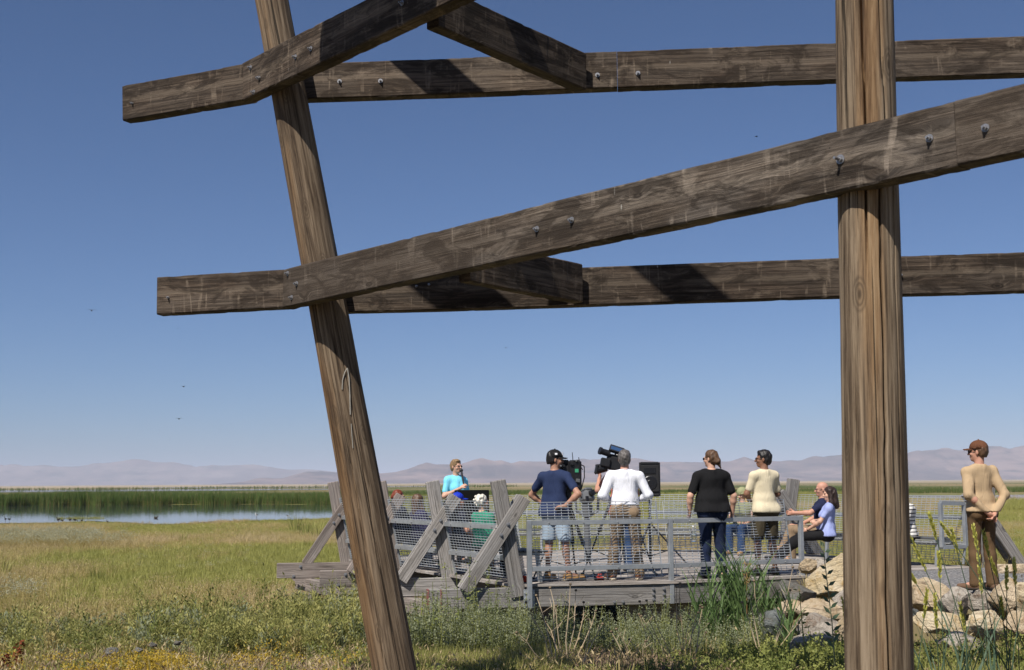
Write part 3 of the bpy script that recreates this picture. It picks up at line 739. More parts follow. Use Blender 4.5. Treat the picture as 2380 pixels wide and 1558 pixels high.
bench(BK[2], BK[3], 'mesh backed metal bench at the deck back with the green hat person on it', (.46, .89))
bench(BK[3], BK[4], 'mesh backed metal bench behind the bald person, ending at the right round pole', (.83, .55))
bench(BK[4], BK[5], 'mesh backed metal bench right of the right round pole, with square arm frame', (.86, .5), endframe=True)
# ------------------------------------------------------------------ bodies and clothes: smooth solids from blended limbs
def surface_net(f, org, h):
    """one closed surface where the field F changes sign"""
    nx, ny, nz = f.shape; neg = f < 0
    cell = np.zeros((nx - 1, ny - 1, nz - 1), bool); acc = np.zeros((nx - 1, ny - 1, nz - 1, 3), np.float32); cnt = np.zeros((nx - 1, ny - 1, nz - 1), np.float32)
    cor = [(i, j, k) for i in (0, 1) for j in (0, 1) for k in (0, 1)]
    def sl(c): return tuple(slice(c[a], f.shape[a] - 1 + c[a]) for a in range(3))
    for a in cor:
        for ax in range(3):
            if a[ax]: continue
            b = list(a); b[ax] = 1; fa = f[sl(a)]; fb = f[sl(b)]; m = neg[sl(a)] != neg[sl(b)]
            t = np.where(m, fa / np.where(m, fa - fb, 1), 0)
            for q in range(3):
                acc[..., q] += np.where(m, a[q] + (t if q == ax else 0), 0)
            cnt += m
    act = cnt > 0
    idx = -np.ones(act.shape, np.int64); idx[act] = np.arange(act.sum())
    I = np.argwhere(act); P = (acc[act] / cnt[act][:, None] + I) * h + np.asarray(org)
    quads = []
    for ax in range(3):
        u, v = [(1, 2), (2, 0), (0, 1)][ax]
        s0 = [slice(None)] * 3; s1 = [slice(None)] * 3; s0[ax] = slice(0, f.shape[ax] - 1); s1[ax] = slice(1, f.shape[ax])
        m = neg[tuple(s0)] != neg[tuple(s1)]; E = np.argwhere(m)
        if not len(E): continue
        ok = (E[:, u] > 0) & (E[:, v] > 0) & (E[:, u] < f.shape[u] - 1) & (E[:, v] < f.shape[v] - 1); E = E[ok]
        def g(du, dv):
            q = E.copy(); q[:, u] -= du; q[:, v] -= dv; return idx[q[:, 0], q[:, 1], q[:, 2]]
        Q = np.stack([g(1, 1), g(0, 1), g(0, 0), g(1, 0)], 1); fl = ~neg[E[:, 0], E[:, 1], E[:, 2]]
        Q[fl] = Q[fl][:, ::-1]; quads.append(Q)
    return P, (np.concatenate(quads) if quads else np.zeros((0, 4), np.int64))
class SDF:
    def __init__(s): s.p = []; s.cuts = []; s.fold = None
    def cone(s, a, b, ra, rb, k=.02, flat=None, ratio=1.0):
        """a limb from a to b; FLAT is the direction in which it is RATIO times as thick"""
        s.p.append(('c', np.array(a, float), np.array(b, float), ra, rb, k, None if flat is None else np.array(Vector(flat).normalized()), ratio)); return s
    def ell(s, c, r, k=.02, rot=None, sub=False):
        s.p.append(('e', np.array(c, float), np.array(r, float), None if rot is None else np.array(rot), None, k, sub, None)); return s
    def cut(s, p, n): s.cuts.append((np.array(p, float), np.array(Vector(n).normalized()))); return s     # keeps the side n points away from
    def folds(s, amp, freq, seed): s.fold = (amp, freq, seed); return s
    def bounds(s):
        lo = np.full(3, 9e9); hi = -lo
        for q in s.p:
            if q[0] == 'c':
                r = max(q[3], q[4]) * max(1, q[7]) + .02; lo = np.minimum(lo, np.minimum(q[1], q[2]) - r); hi = np.maximum(hi, np.maximum(q[1], q[2]) + r)
            elif not q[6]:
                r = q[2].max() + .02; lo = np.minimum(lo, q[1] - r); hi = np.maximum(hi, q[1] + r)
        return lo, hi
    def mesh(s, h):
        lo, hi = s.bounds(); n = np.ceil((hi - lo) / h).astype(int) + 2
        ax = [lo[i] + np.arange(n[i]) * h for i in range(3)]
        X = np.stack(np.meshgrid(*ax, indexing='ij'), -1).astype(np.float32)
        F = np.full(X.shape[:3], 9.0, np.float32)
        for q in s.p:
            k = q[5]
            if q[0] == 'c':
                a, b, ra, rb, _, fl, ratio = q[1:]
                r = max(ra, rb) * max(1, ratio) + .09; l2 = np.minimum(a, b) - r; h2 = np.maximum(a, b) + r
            else:
                r = q[2].max() + .09; l2 = q[1] - r; h2 = q[1] + r
            i0 = np.clip(((l2 - lo) / h).astype(int), 0, n); i1 = np.clip(((h2 - lo) / h).astype(int) + 2, 0, n)
            S = tuple(slice(i0[i], i1[i]) for i in range(3)); x = X[S]
            if x.size == 0: continue
            if q[0] == 'c':
                d = b - a; L = max((d * d).sum(), 1e-9); w = x - a.astype(np.float32); t = np.clip((w @ d.astype(np.float32)) / L, 0, 1)
                o = w - t[..., None] * d.astype(np.float32)
                if fl is not None:
                    c = o @ fl.astype(np.float32); o = o - (c * (1 - 1 / ratio))[..., None] * fl.astype(np.float32)
                D = np.sqrt((o * o).sum(-1)) - (ra + (rb - ra) * t)
            else:
                c, r3, rot = q[1], q[2], q[3]; w = x - c.astype(np.float32)
                if rot is not None: w = w @ rot.astype(np.float32)
                e = w / r3.astype(np.float32); l = np.sqrt((e * e).sum(-1)); g = np.sqrt(((e / r3.astype(np.float32)) ** 2).sum(-1)) + 1e-6
                D = l * (l - 1) / g
                if q[6]: F[S] = np.maximum(F[S], -D); continue
            o = F[S]; hh = np.clip(.5 + .5 * (D - o) / k, 0, 1)
            F[S] = D * (1 - hh) + o * hh - k * hh * (1 - hh)
        if s.fold:
            amp, fr, sd = s.fold; rs = np.random.RandomState(sd); dsp = 0
            for i in range(7):
                v = rs.randn(3); v[2] *= .38; v = v / np.linalg.norm(v) * fr * (.7 + .8 * rs.rand()); dsp = dsp + np.sin(X @ v.astype(np.float32) + rs.rand() * 6.3)
            F = F + amp * dsp / 3.0
        for p, nn in s.cuts: F = np.maximum(F, (X - p.astype(np.float32)) @ nn.astype(np.float32))
        return surface_net(F, lo, h)
def sdf_obj(name, s, h, mat, parent, extra=()):
    P, Q = s.mesh(h)
    for e, h2 in extra:
        p2, q2 = e.mesh(h2); Q = np.concatenate([Q, q2 + len(P)]); P = np.concatenate([P, p2])
    return link_mesh(name, mesh_from(name, P, Q.astype(np.int32), mat, True), parent, wm(parent))

# ------------------------------------------------------------------ materials for people
def cloth(name, col, var=.12, rough=.9, stripes=None, weave=220):
    g = N(name); raw, v, rnd = objvec(g)
    c = g.mix(g.noise(raw, 7, 4), [q * (1 - var) for q in col], [min(1, q * (1 + var)) for q in col])
    if stripes:
        sx = g.n('ShaderNodeSeparateXYZ'); g.l(raw, sx.inputs[0]); m = g.math('FRACT', g.math('MULTIPLY', sx.outputs[2], stripes[1]))
        c = g.mix(g.ramp(m, [(0, 1), (.28, 1), (.31, 0)]), c, stripes[0])
    h = g.noise(g.map(raw, (10, 10, 3.0)), 1.0, 3, .5, .9)
    g.bump(g.math('ADD', h, g.math('MULTIPLY', g.noise(raw, weave, 2), .08)), .55, .04)
    return g.out(c, rough, 0, .15)
def skin(name, col):
    g = N(name); raw, v, rnd = objvec(g)
    c = g.mix(g.noise(raw, 18, 3), [col[0] * .9, col[1] * .84, col[2] * .82], [min(1, q * 1.1) for q in col])
    g.b.inputs['Subsurface Weight'].default_value = .08; g.b.inputs['Subsurface Radius'].default_value = (.012, .005, .003)
    return g.out(c, .55, 0, .35)
def hairmat(name, col):
    g = N(name); raw, v, rnd = objvec(g)
    f = g.noise(g.map(raw, (70, 70, 9)), 1.0, 4, .6)
    c = g.mix(g.ramp(f, [(.35, 0), (.65, 1)]), [q * .55 for q in col], [min(1, q * 1.5) for q in col]); g.bump(f, .7, .006)
    return g.out(c, .5, 0, .4)
SK_A = skin('fair_skin', (.52, .315, .225)); SK_B = skin('tan_skin', (.36, .20, .135)); SK_C = skin('ruddy_skin', (.47, .255, .18)); SK_D = skin('brown_skin', (.23, .12, .075))
M_LENS = plain('dark_lens', (.006, .006, .008), .12, 0, .1, spec=.8)
M_SOLE = plain('sole_rubber', (.62, .55, .42), .8, 0, .1)

# ------------------------------------------------------------------ the person builder
def person(label, loc, face=0.0, H=1.75, pose=None, girth=1.0, sk=SK_A, top=None, bottom=None, sleeve=.55, shoes=None, hair=None, head=None, hat=None, glasses=None,
           fem=False, seat=False, group=None, seed=1, hem=None, legcut=None, collar=None, look=(0, 0), hands=True, cap_col=None, flip_brim=False, shoe_sole=None, belt=None):
    """FACE: degrees turned from facing straight away from the viewer, counter-clockwise; LOOK: further turn and tilt of the head"""
    t = thing('person', label, 'person', loc, group, R(face))
    k = H / 1.75; W = girth; J = {}
    J['hip'] = (0, 0, .94); J['waist'] = (0, 0, 1.07); J['chest'] = (0, .01, 1.29); J['neck'] = (0, .0, 1.475); J['head'] = (0, .015, 1.63)
    for s, n in ((1, 'r'), (-1, 'l')):
        J[n + 'sh'] = (s * .172, 0, 1.392); J[n + 'el'] = (s * .235, -.02, 1.125); J[n + 'wr'] = (s * .25, .05, .88); J[n + 'ha'] = (s * .25, .075, .79)
        J[n + 'hp'] = (s * .088, 0, .92); J[n + 'kn'] = (s * .10, .015, .50); J[n + 'an'] = (s * .11, -.015, .085); J[n + 'to'] = (s * .135, .16, .035)
    if seat:
        dz = -.455
        for q in ('hip', 'waist', 'chest', 'neck', 'head', 'rsh', 'lsh', 'rel', 'lel', 'rwr', 'lwr', 'rha', 'lha', 'rhp', 'lhp'):
            x, y, z = J[q]; J[q] = (x, y - .03 * max(0, z - .94) * 3, z + dz)
        for s, n in ((1, 'r'), (-1, 'l')):
            J[n + 'hp'] = (s * .09, .03, .50); J[n + 'kn'] = (s * .12, .46, .52); J[n + 'an'] = (s * .12, .47, .085); J[n + 'to'] = (s * .13, .64, .035)
            J[n + 'el'] = (s * .24, .0, .70); J[n + 'wr'] = (s * .13, .20, .60); J[n + 'ha'] = (s * .10, .27, .60)
    if pose: J.update(pose)
    J = {q: np.array(v) * k for q, v in J.items()}
    X = lambda n: J[n]
    side = X('rsh') - X('lsh'); side = side / np.linalg.norm(side)
    wsh = 1.0 if not fem else .92
    for n in ('rsh', 'lsh'):
        c = (X('rsh') + X('lsh')) / 2; J[n] = c + (X(n) - c) * wsh * (1 + (W - 1) * .55)
    T = k * W
    def torso(s, inf=0.0, low=True, kk=.05):
        s.cone(X('chest') + [0, 0, .055 * k], X('waist'), .098 * T + inf, (.088 if not fem else .082) * T + inf, kk, side, 1.52)
        s.cone(X('waist'), X('hip'), (.088 if not fem else .084) * T + inf, .098 * T * (1.05 if fem else 1) + inf, kk, side, 1.45)
        sr = k * (1 + (W - 1) * .6)
        s.cone(X('lsh'), X('rsh'), .052 * sr + inf, .052 * sr + inf, kk)
        nb = X('neck') - [0, .012 * k, .045 * k]
        for n in ('l', 'r'): s.cone(nb, X(n + 'sh') + [0, 0, .004], .062 * sr + inf, .050 * sr + inf, .03)
        if fem:
            f = np.cross([0, 0, 1], side)
            for sg in (-1, 1): s.ell(X('chest') + f * .075 * T + side * sg * .07 * T - [0, 0, .02], (.066 * T + inf,) * 3, .05)
        if W > 1.15: s.ell(X('waist') - [0, 0, .02] + np.cross([0, 0, 1], side) * .03, (.165 * T + inf, .15 * T + inf, .15 * T + inf), .05)
        if low:
            s.cone(X('lhp'), X('rhp'), .098 * T + inf, .098 * T + inf, .05)
            b = np.cross([0, 0, 1], side) * -1
            for n in ('l', 'r'): s.ell(X(n + 'hp') + b * .045 * T - [0, 0, .02 * k], (.088 * T + inf,) * 3, .04)
    AW = .9 if fem else 1.0; AW *= (1 + (W - 1) * .7)
    def arm(s, n, inf=0.0, upto=None, lower=True, kk=.025):
        a, b, c = X(n + 'sh'), X(n + 'el'), X(n + 'wr')
        s.cone(a, b, .051 * k * AW + inf, .040 * k * AW + inf, kk)
        if lower: s.cone(b, c, .041 * k * AW + inf, .027 * k * AW + inf, kk); s.ell(b * .72 + c * .28, (.042 * k * AW + inf,) * 3, .03)
    def leg(s, n, inf=0.0, kk=.03, flare=0.0):
        a, b, c = X(n + 'hp'), X(n + 'kn'), X(n + 'an')
        s.cone(a, b, .083 * T + inf, .053 * k * (1 + (W - 1) * .5) + inf, kk); s.cone(b, c, .053 * k * (1 + (W - 1) * .5) + inf, .037 * k + inf + flare, kk)
        m = b * .72 + c * .28; bk = np.cross([0, 0, 1], side) * -.015; s.ell(m + bk, (.053 * k + inf, .053 * k + inf, .09 * k), .03)
    # --- one continuous body
    B = SDF(); torso(B, -.006)
    for n in ('l', 'r'): arm(B, n); leg(B, n, -.004)
    hd = X('head'); B.cone(X('neck') - [0, 0, .06 * k], hd - [0, 0, .03 * k] - np.array(Matrix.Rotation(R(look[0]), 3, 'Z') @ Vector((0, .01, 0))), .058 * k * (.86 if fem else 1) * min(W, 1.1), .052 * k * (.86 if fem else 1), .03)
    for n in ('l', 'r'):
        a = X(n + 'an'); o = X(n + 'to'); B.cone(a - [0, 0, .01], o, .040 * k, .03 * k, .02); B.cone(a - [0, 0, .03 * k] + (a - o) * .25 * [1, 1, 0], o, .035 * k, .028 * k, .02)
    hm = Matrix.Rotation(R(look[0]), 3, 'Z') @ Matrix.Rotation(R(look[1]), 3, 'X'); HM = np.array(hm); kh = k * (.95 if fem else 1.0)
    def hp(x, y, z): return hd + HM @ (np.array((x, y, z)) * kh)
    Hs = SDF(); Hs.ell(hp(0, -.012, .035), np.array((.077, .096, .088)) * kh, .02, HM); Hs.ell(hp(0, .028, -.035), np.array((.062, .066, .078)) * kh, .03, HM)
    Hs.ell(hp(0, .062, -.088), np.array((.032, .028, .024)) * kh, .025, HM)                     # chin
    Hs.cone(hp(0, .088, .012), hp(0, .112, -.026), .011 * kh, .0155 * kh, .012)                 # nose
    for sg in (-1, 1):
        Hs.ell(hp(sg * .017, .094, -.03), np.array((.011, .012, .009)) * kh, .01, HM)
        Hs.ell(hp(sg * .077, -.012, -.008), np.array((.010, .019, .032)) * kh, .008, HM)        # ears
        Hs.ell(hp(sg * .031, .083, .022), np.array((.025, .012, .009)) * kh, .012, HM)          # brows
        Hs.ell(hp(sg * .031, .099, .004), np.array((.017, .014, .009)) * kh, .01, HM, sub=True) # eye hollows
        Hs.ell(hp(sg * .043, .062, -.028), np.array((.022, .022, .02)) * kh, .02, HM)           # cheeks
    Hs.ell(hp(0, .089, -.054), np.array((.024, .012, .007)) * kh, .008, HM); Hs.ell(hp(0, .087, -.066), np.array((.02, .012, .007)) * kh, .008, HM)
    Hs.cone(hp(0, -.015, -.05), X('neck') + [0, 0, .0], .052 * kh, .055 * kh, .03)
    parts = [(Hs, .0075)]
    if hands:
        for n in ('l', 'r'):
            wv, hv = X(n + 'wr'), X(n + 'ha'); d = (hv - wv); d = d / (np.linalg.norm(d) + 1e-9); sd = 1 if n == 'r' else -1
            up = np.cross(d, side * sd); up = up / (np.linalg.norm(up) + 1e-9)
            if abs(np.dot(d, side)) > .85: up = np.array((0, 1.0, 0))
            ac = np.cross(up, d) * sd; hs = .9 if fem else 1.0; hk = k * hs
            G = SDF(); pc = wv + d * .05 * hk
            G.cone(wv - d * .02, wv + d * .03, .026 * hk, .028 * hk, .02); G.cone(wv + d * .02 * hk, wv + d * .085 * hk, .027 * hk, .031 * hk, .015, ac, 1.15) if False else G.cone(wv + d * .02 * hk, wv + d * .085 * hk, .017 * hk, .018 * hk, .015, up, 2.1)
            for i, (off, ln) in enumerate(((.030, .068), (.010, .078), (-.010, .072), (-.029, .056))):
                b0 = wv + d * .088 * hk + up * off * hk; b1 = b0 + (d * .6 - ac * .25) * ln * .62 * hk; b2 = b1 + (d * .35 - ac * .75) * ln * .55 * hk
                G.cone(b0, b1, .0098 * hk, .009 * hk, .006); G.cone(b1, b2, .009 * hk, .0078 * hk, .006)
            b0 = wv + d * .03 * hk + up * .028 * hk; b1 = b0 + (d * .6 + up * .65 - ac * .2) * .045 * hk; b2 = b1 + (d * .85 - ac * .35) * .035 * hk
            G.cone(b0, b1, .013 * hk, .0105 * hk, .012); G.cone(b1, b2, .0105 * hk, .009 * hk, .006); parts.append((G, .0055))
    sdf_obj('body', B, .0145, sk, t, parts)
    # --- clothes
    if bottom is not None:
        P = SDF()
        P.cone(X('lhp'), X('rhp'), .104 * T, .104 * T, .05); P.cone(X('waist') - [0, 0, .02], X('hip'), .096 * T, .103 * T, .05, side, 1.45)
        bb = np.cross([0, 0, 1], side) * -1
        for n in ('l', 'r'):
            P.ell(X(n + 'hp') + bb * .045 * T - [0, 0, .02 * k], (.098 * T,) * 3, .04)
            if legcut:
                a, b, c = X(n + 'hp'), X(n + 'kn'), X(n + 'an'); P.cone(a, b, .10 * T, .092 * T, .02)
                if legcut > 1: P.cone(b, b * (2 - legcut) + c * (legcut - 1), .092 * T, .09 * T, .02)
            else: leg(P, n, .016, .02, .022)
        if legcut and not seat:
            e = X('lkn') * (2 - max(1, legcut)) + X('lan') * (max(1, legcut) - 1); P.cut(e if legcut >= 1 else X('lhp') * (1 - legcut) + X('lkn') * legcut, (0, 0, -1))
        P.cut(X('waist') + [0, 0, -.015 * k], (0, 0, 1)); P.folds(.005, 32, seed + 3); sdf_obj('trousers' if not legcut else 'shorts', P, .014, bottom, t)
    if top is not None:
        S = SDF(); torso(S, .014, True, .05)
        if belt is None:
            S.cone(X('waist') - [0, 0, .03 * k], X('hip') - [0, 0, .06 * k], .116 * T, .124 * T, .05, side, 1.42); bk_ = np.cross([0, 0, 1], side) * -1
            S.cone(X('lhp') + bk_ * .045 * T - [0, 0, .02 * k], X('rhp') + bk_ * .045 * T - [0, 0, .02 * k], .114 * T, .114 * T, .05)
        for n in ('l', 'r'):
            a, b, c = X(n + 'sh'), X(n + 'el'), X(n + 'wr')
            if sleeve <= 1:
                e = a + (b - a) * sleeve; S.cone(a, e, .062 * k * AW, .058 * k * AW, .03)
                d = b - a; q = SDF()
            else:
                S.cone(a, b, .066 * k * AW, .058 * k * AW, .03); S.cone(b, b + (c - b) * .97, .056 * k * AW, .040 * k * AW, .025)
        S.cut(X('neck') + [0, 0, .022 * k], (0, -.25, 1)); hz = hem if hem is not None else (.90 if not seat else .47)
        S.cut(np.array((0, 0, hz * k)), (0, 0, -1)); S.ell(X('neck') + [0, .014 * k, .045 * k], (.060 * k, .066 * k, .062 * k), .02, None, True)
        S.folds(.0075, 30, seed); sh = sdf_obj('shirt', S, .0135, top, t)
        if collar is not None:
            m = MB(); rr = .066 * k; c = X('neck') + [0, .004, -.018 * k]
            pts = [Vector(c) + Vector((math.cos(a) * rr, math.sin(a) * rr * .92, .012 * (1 - math.sin(a)) * k)) for a in np.linspace(R(-255), R(75), 15)]
            for i in range(14): m.bar(pts[i], pts[i + 1], .012, .036 * k, up=(0, 0, 1))
            I = wm(t); m.v = [tuple(v) for v in m.v]; m.build('collar', collar, sh, M=wm(t), world=False)
    if belt is not None:
        S = SDF(); S.cone(X('waist') - [0, 0, .03 * k], X('hip'), .101 * T, .108 * T, .05, side, 1.45); S.cut(X('waist') + [0, 0, -.012 * k], (0, 0, 1)); S.cut(X('waist') + [0, 0, -.05 * k], (0, 0, -1)); sdf_obj('belt', S, .0125, belt, t)
    if shoes is not None:
        for n in ('l', 'r'):
            a = X(n + 'an'); o = X(n + 'to'); d = (o - a) * [1, 1, 0]; d = d / np.linalg.norm(d); u = np.cross(d, [0, 0, 1])
            S = SDF(); z0 = o[2] - .035 * k
            S.cone(a * [1, 1, 0] + [0, 0, z0 + .045] - d * .035 * k, o * [1, 1, 0] + [0, 0, z0 + .04] + d * .03 * k, .045 * k, .036 * k, .02, u, 1.08); S.cone(a + [0, 0, .015], a * [1, 1, 0] + [0, 0, z0 + .05], .047 * k, .046 * k, .03)
            S.cut(a * [1, 1, 0] + [0, 0, z0], (0, 0, -1)); S.cut(a + [0, 0, .02], (0, 0, 1)); so = sdf_obj('shoe', S, .011, shoes, t)
            if shoe_sole:
                S = SDF(); S.cone(a * [1, 1, 0] + [0, 0, z0 + .03] - d * .035 * k, o * [1, 1, 0] + [0, 0, z0 + .03] + d * .035 * k, .050 * k, .043 * k, .02, u, 1.06); S.cut(a * [1, 1, 0] + [0, 0, z0 - .002], (0, 0, -1)); S.cut(a * [1, 1, 0] + [0, 0, z0 + .028], (0, 0, 1)); sdf_obj('sole', S, .009, shoe_sole, so)
    # --- hair, hats, glasses
    if hair is not None:
        mat, kind = hair; S = SDF()
        if kind in ('short', 'crop', 'bun', 'long', 'pony'):
            g_ = 1.0 if kind != 'crop' else .985
            S.ell(hp(0, -.022, .045), np.array((.086, .103, .092)) * kh * g_, .02, HM); S.ell(hp(0, -.05, -.01), np.array((.079, .07, .085)) * kh * g_, .03, HM)
            if kind == 'short': S.ell(hp(.01, .045, .10), np.array((.055, .04, .025)) * kh, .03, HM)
            if kind == 'bun': S.ell(hp(0, -.115, -.03), np.array((.045, .05, .05)) * kh, .03, HM); S.cone(hp(0, -.12, -.05), hp(.035, -.14, -.14), .034 * kh, .014 * kh, .03)
            if kind == 'pony': S.ell(hp(0, -.10, .0), np.array((.04, .05, .05)) * kh, .03, HM)
            if kind == 'long':
                for sg in (-1, 1):
                    S.cone(hp(sg * .07, -.005, .05), hp(sg * .085, .0, -.16), .038 * kh, .045 * kh, .04); S.cone(hp(sg * .085, .0, -.16), hp(sg * .09, .03, -.33), .045 * kh, .022 * kh, .04)
                S.cone(hp(0, -.07, 0), hp(0, -.09, -.22), .07 * kh, .06 * kh, .04, HM @ np.array((1.0, 0, 0)), 1.3)
            # open the face
            S.ell(hp(0, .115, -.03), np.array((.075 if kind != 'long' else .055, .095, .095)) * kh, .02, HM, True)
            if kind in ('short', 'crop'):
                for sg in (-1, 1): S.ell(hp(sg * .085, .01, -.045), np.array((.03, .045, .05)) * kh, .02, HM, True)
                S.cut(hp(0, 0, -.075 if kind == 'short' else -.048), HM @ np.array((0, .25, -1.0)))
        elif kind == 'balding':
            S.ell(hp(0, -.03, .01), np.array((.085, .092, .075)) * kh, .02, HM); S.ell(hp(0, .10, .0), np.array((.09, .09, .12)) * kh, .02, HM, True); S.cut(hp(0, 0, -.075), HM @ np.array((0, 0, -1.0)))
        elif kind == 'curly':
            rs = np.random.RandomState(seed + 40); S.ell(hp(0, -.022, .04), np.array((.09, .105, .095)) * kh, .02, HM)
            for i in range(60):
                v = rs.randn(3); v /= np.linalg.norm(v); v[1] -= .25
                if v[1] > .55 and v[2] < .35: continue
                S.ell(hp(*(v * (.085, .10, .092) + (0, -.022, .035))), np.array((.021,) * 3) * kh, .012)
            S.ell(hp(0, .115, -.03), np.array((.07, .085, .09)) * kh, .02, HM, True)
        S.folds(.0045, 95, seed + 5); sdf_obj('hair', S, .0085, mat, t)
    if hat is not None:
        mat, kind = hat; S = SDF()
        if kind == 'cap':
            S.ell(hp(0, -.012, .045), np.array((.092, .112, .098)) * kh, .02, HM); S.cut(hp(0, 0, .034), HM @ np.array((0, .05, -1.0)))
            S.ell(hp(0, -.012, .04), np.array((.084, .103, .09)) * kh, .02, HM, True)
            o = sdf_obj('cap', S, .0085, mat, t)
            m = MB(); rows = []
            for j, yy in enumerate((.075, .105, .135, .16, .178)):
                wd = (.078, .08, .074, .058, .03)[j]; rows.append([Vector(hp(wd * u, yy - .03 * u * u, .047 - .014 * u * u - .10 * (yy - .075))) for u in np.linspace(-1, 1, 9)])
            vs = [p for r_ in rows for p in r_]; n9 = 9; up = Vector(HM @ np.array((0, 0, .006)))
            fs = [(j * n9 + i, j * n9 + i + 1, (j + 1) * n9 + i + 1, (j + 1) * n9 + i) for j in range(4) for i in range(8)]; nb = len(vs)
            vs2 = vs + [p - up for p in vs]; fs2 = fs + [tuple(nb + q for q in f[::-1]) for f in fs]
            bd = [i for i in range(9)] + [j * 9 + 8 for j in range(1, 5)] + [36 + i for i in range(7, -1, -1)] + [j * 9 for j in range(3, 0, -1)]
            fs2 += [(bd[i], bd[(i + 1) % len(bd)], nb + bd[(i + 1) % len(bd)], nb + bd[i]) for i in range(len(bd))]
            m.add(vs2, fs2); m.ball(hp(0, -.012, .143), .010 * kh); m.build('brim', mat, o, M=wm(t), world=False)
        else:
            S.ell(hp(0, -.01, .055), np.array((.095, .113, .085)) * kh, .02, HM); S.cut(hp(0, 0, .03), HM @ np.array((0, 0, -1.0)))
            S.cone(hp(0, -.01, .045), hp(0, -.01, .02), .105 * kh, .155 * kh, .02); S.ell(hp(0, -.01, .005), np.array((.15, .15, .03)) * kh, .01, HM, True); S.cut(hp(0, 0, .008), HM @ np.array((0, 0, -1.0)))
            sdf_obj('hat', S, .0095, mat, t)
    if glasses:
        m = MB()
        for sg in (-1, 1):
            m.ball(hp(sg * .032, .101, .002), (np.array((.024, .006, .019 if glasses == 'sun' else .016)) * kh).tolist(), Matrix(HM.tolist()), 12, 8)
            m.tube([Vector(hp(sg * .055, .095, .008)), Vector(hp(sg * .078, .05, .01)), Vector(hp(sg * .080, -.015, .008))], .0035, 5)
        m.rod(hp(-.012, .105, .006), hp(.012, .105, .006), .003, None, 5)
        m.build('sunglasses' if glasses == 'sun' else 'glasses', M_LENS if glasses == 'sun' else M_SPEC, t, M=wm(t), world=False)
    else:
        for sg in (-1, 1):
            m = MB(); m.ball(hp(sg * .031, .088, .004), .0095 * kh); m.build('eye', M_EYE, t, M=wm(t), world=False)
    m = MB(); m.ball(hp(0, .096, -.060), (.019 * kh, .006 * kh, .006 * kh), Matrix(HM.tolist())); m.build('mouth', M_LIP, t, M=wm(t), world=False)
    return t, J, hp
M_EYE = plain('eye_dark', (.03, .02, .015), .2, 0, .1, spec=.6); M_LIP = plain('lip', (.30, .10, .085), .5, 0, .1); M_SPEC = plain('spectacle_frame', (.05, .045, .045), .2, 0, .1, spec=.7)
# ------------------------------------------------------------------ the people
C_NAVYTEE = cloth('navy_cotton', (.022, .034, .082), .2); C_DENIMLT = cloth('light_denim', (.33, .42, .52), .2); C_WHITE = cloth('white_shirt_cotton', (.76, .77, .82), .05)
C_KHAKI = cloth('khaki_twill', (.23, .165, .105), .12); C_BLACKTEE = cloth('black_cotton', (.010, .010, .011), .2); C_JEANS = cloth('blue_denim', (.028, .055, .125), .3)
C_DKJEANS = cloth('dark_denim', (.012, .019, .045), .3); C_CREAM = cloth('cream_cotton', (.62, .545, .385), .07); C_OLIVE = cloth('dark_olive_twill', (.060, .050, .032), .2)
C_AQUA = cloth('aqua_polo_cotton', (.20, .62, .80), .06); C_AQUA2 = cloth('aqua_collar', (.22, .65, .82), .05); C_TAN = cloth('tan_cotton', (.42, .305, .185), .08); C_BROWN = cloth('brown_canvas', (.115, .070, .036), .15)
C_NAVYPOLO = cloth('navy_polo_cotton', (.016, .02, .05), .2); C_PERI = cloth('periwinkle_cotton', (.30, .35, .62), .07); C_BLACKP = cloth('black_trouser_cotton', (.012, .012, .013), .2)
C_STRIPE = cloth('striped_jersey', (.70, .68, .64), .05, stripes=((.015, .015, .02), 17.0)); C_GREEN = cloth('green_jersey', (.035, .24, .155), .15); C_DARKNAVY = cloth('dark_navy_jacket', (.018, .02, .035), .3)
C_PURPLE = cloth('dark_purple_print', (.03, .026, .07), .5); C_OLIVETOP = cloth('olive_vest_cotton', (.20, .21, .13), .15); C_SALMON = cloth('salmon_cotton', (.62, .22, .14), .08); C_GREENHAT = cloth('green_hat_canvas', (.27, .28, .15), .12)
C_BROWNCAP = cloth('brown_cap_canvas', (.12, .052, .028), .12); C_BLACKCAP = cloth('black_cap_cotton', (.012, .012, .013), .2); C_BLUECAP = cloth('blue_cap_nylon', (.012, .035, .42), .15, .5)
L_TAN = plain('tan_suede', (.34, .20, .08), .85); L_BROWN = plain('brown_leather', (.16, .065, .03), .6); L_DARK = plain('dark_shoe_leather', (.03, .024, .02), .6); L_BLACK = plain('black_shoe', (.012, .012, .012), .6); L_BOOT = plain('brown_hiking_boot', (.13, .075, .045), .8); L_GRAY = plain('gray_trainer', (.13, .14, .15), .8)
H_BLONDE = hairmat('sandy_hair', (.21, .135, .068)); H_GRAY = hairmat('salt_gray_hair', (.10, .09, .085)); H_BROWN = hairmat('brown_hair', (.085, .046, .024)); H_BLACK = hairmat('black_hair', (.010, .008, .008)); H_WHITE = hairmat('white_hair', (.62, .58, .50))
H_RED = hairmat('auburn_hair', (.16, .034, .014)); H_LBLONDE = hairmat('long_blond_hair', (.48, .32, .13)); H_DKBROWN = hairmat('dark_brown_hair', (.030, .017, .013)); H_LGRAY = hairmat('light_gray_hair', (.40, .38, .36))
DZ = .0
def gx(px, Y): return at(px, 1121, Y).x
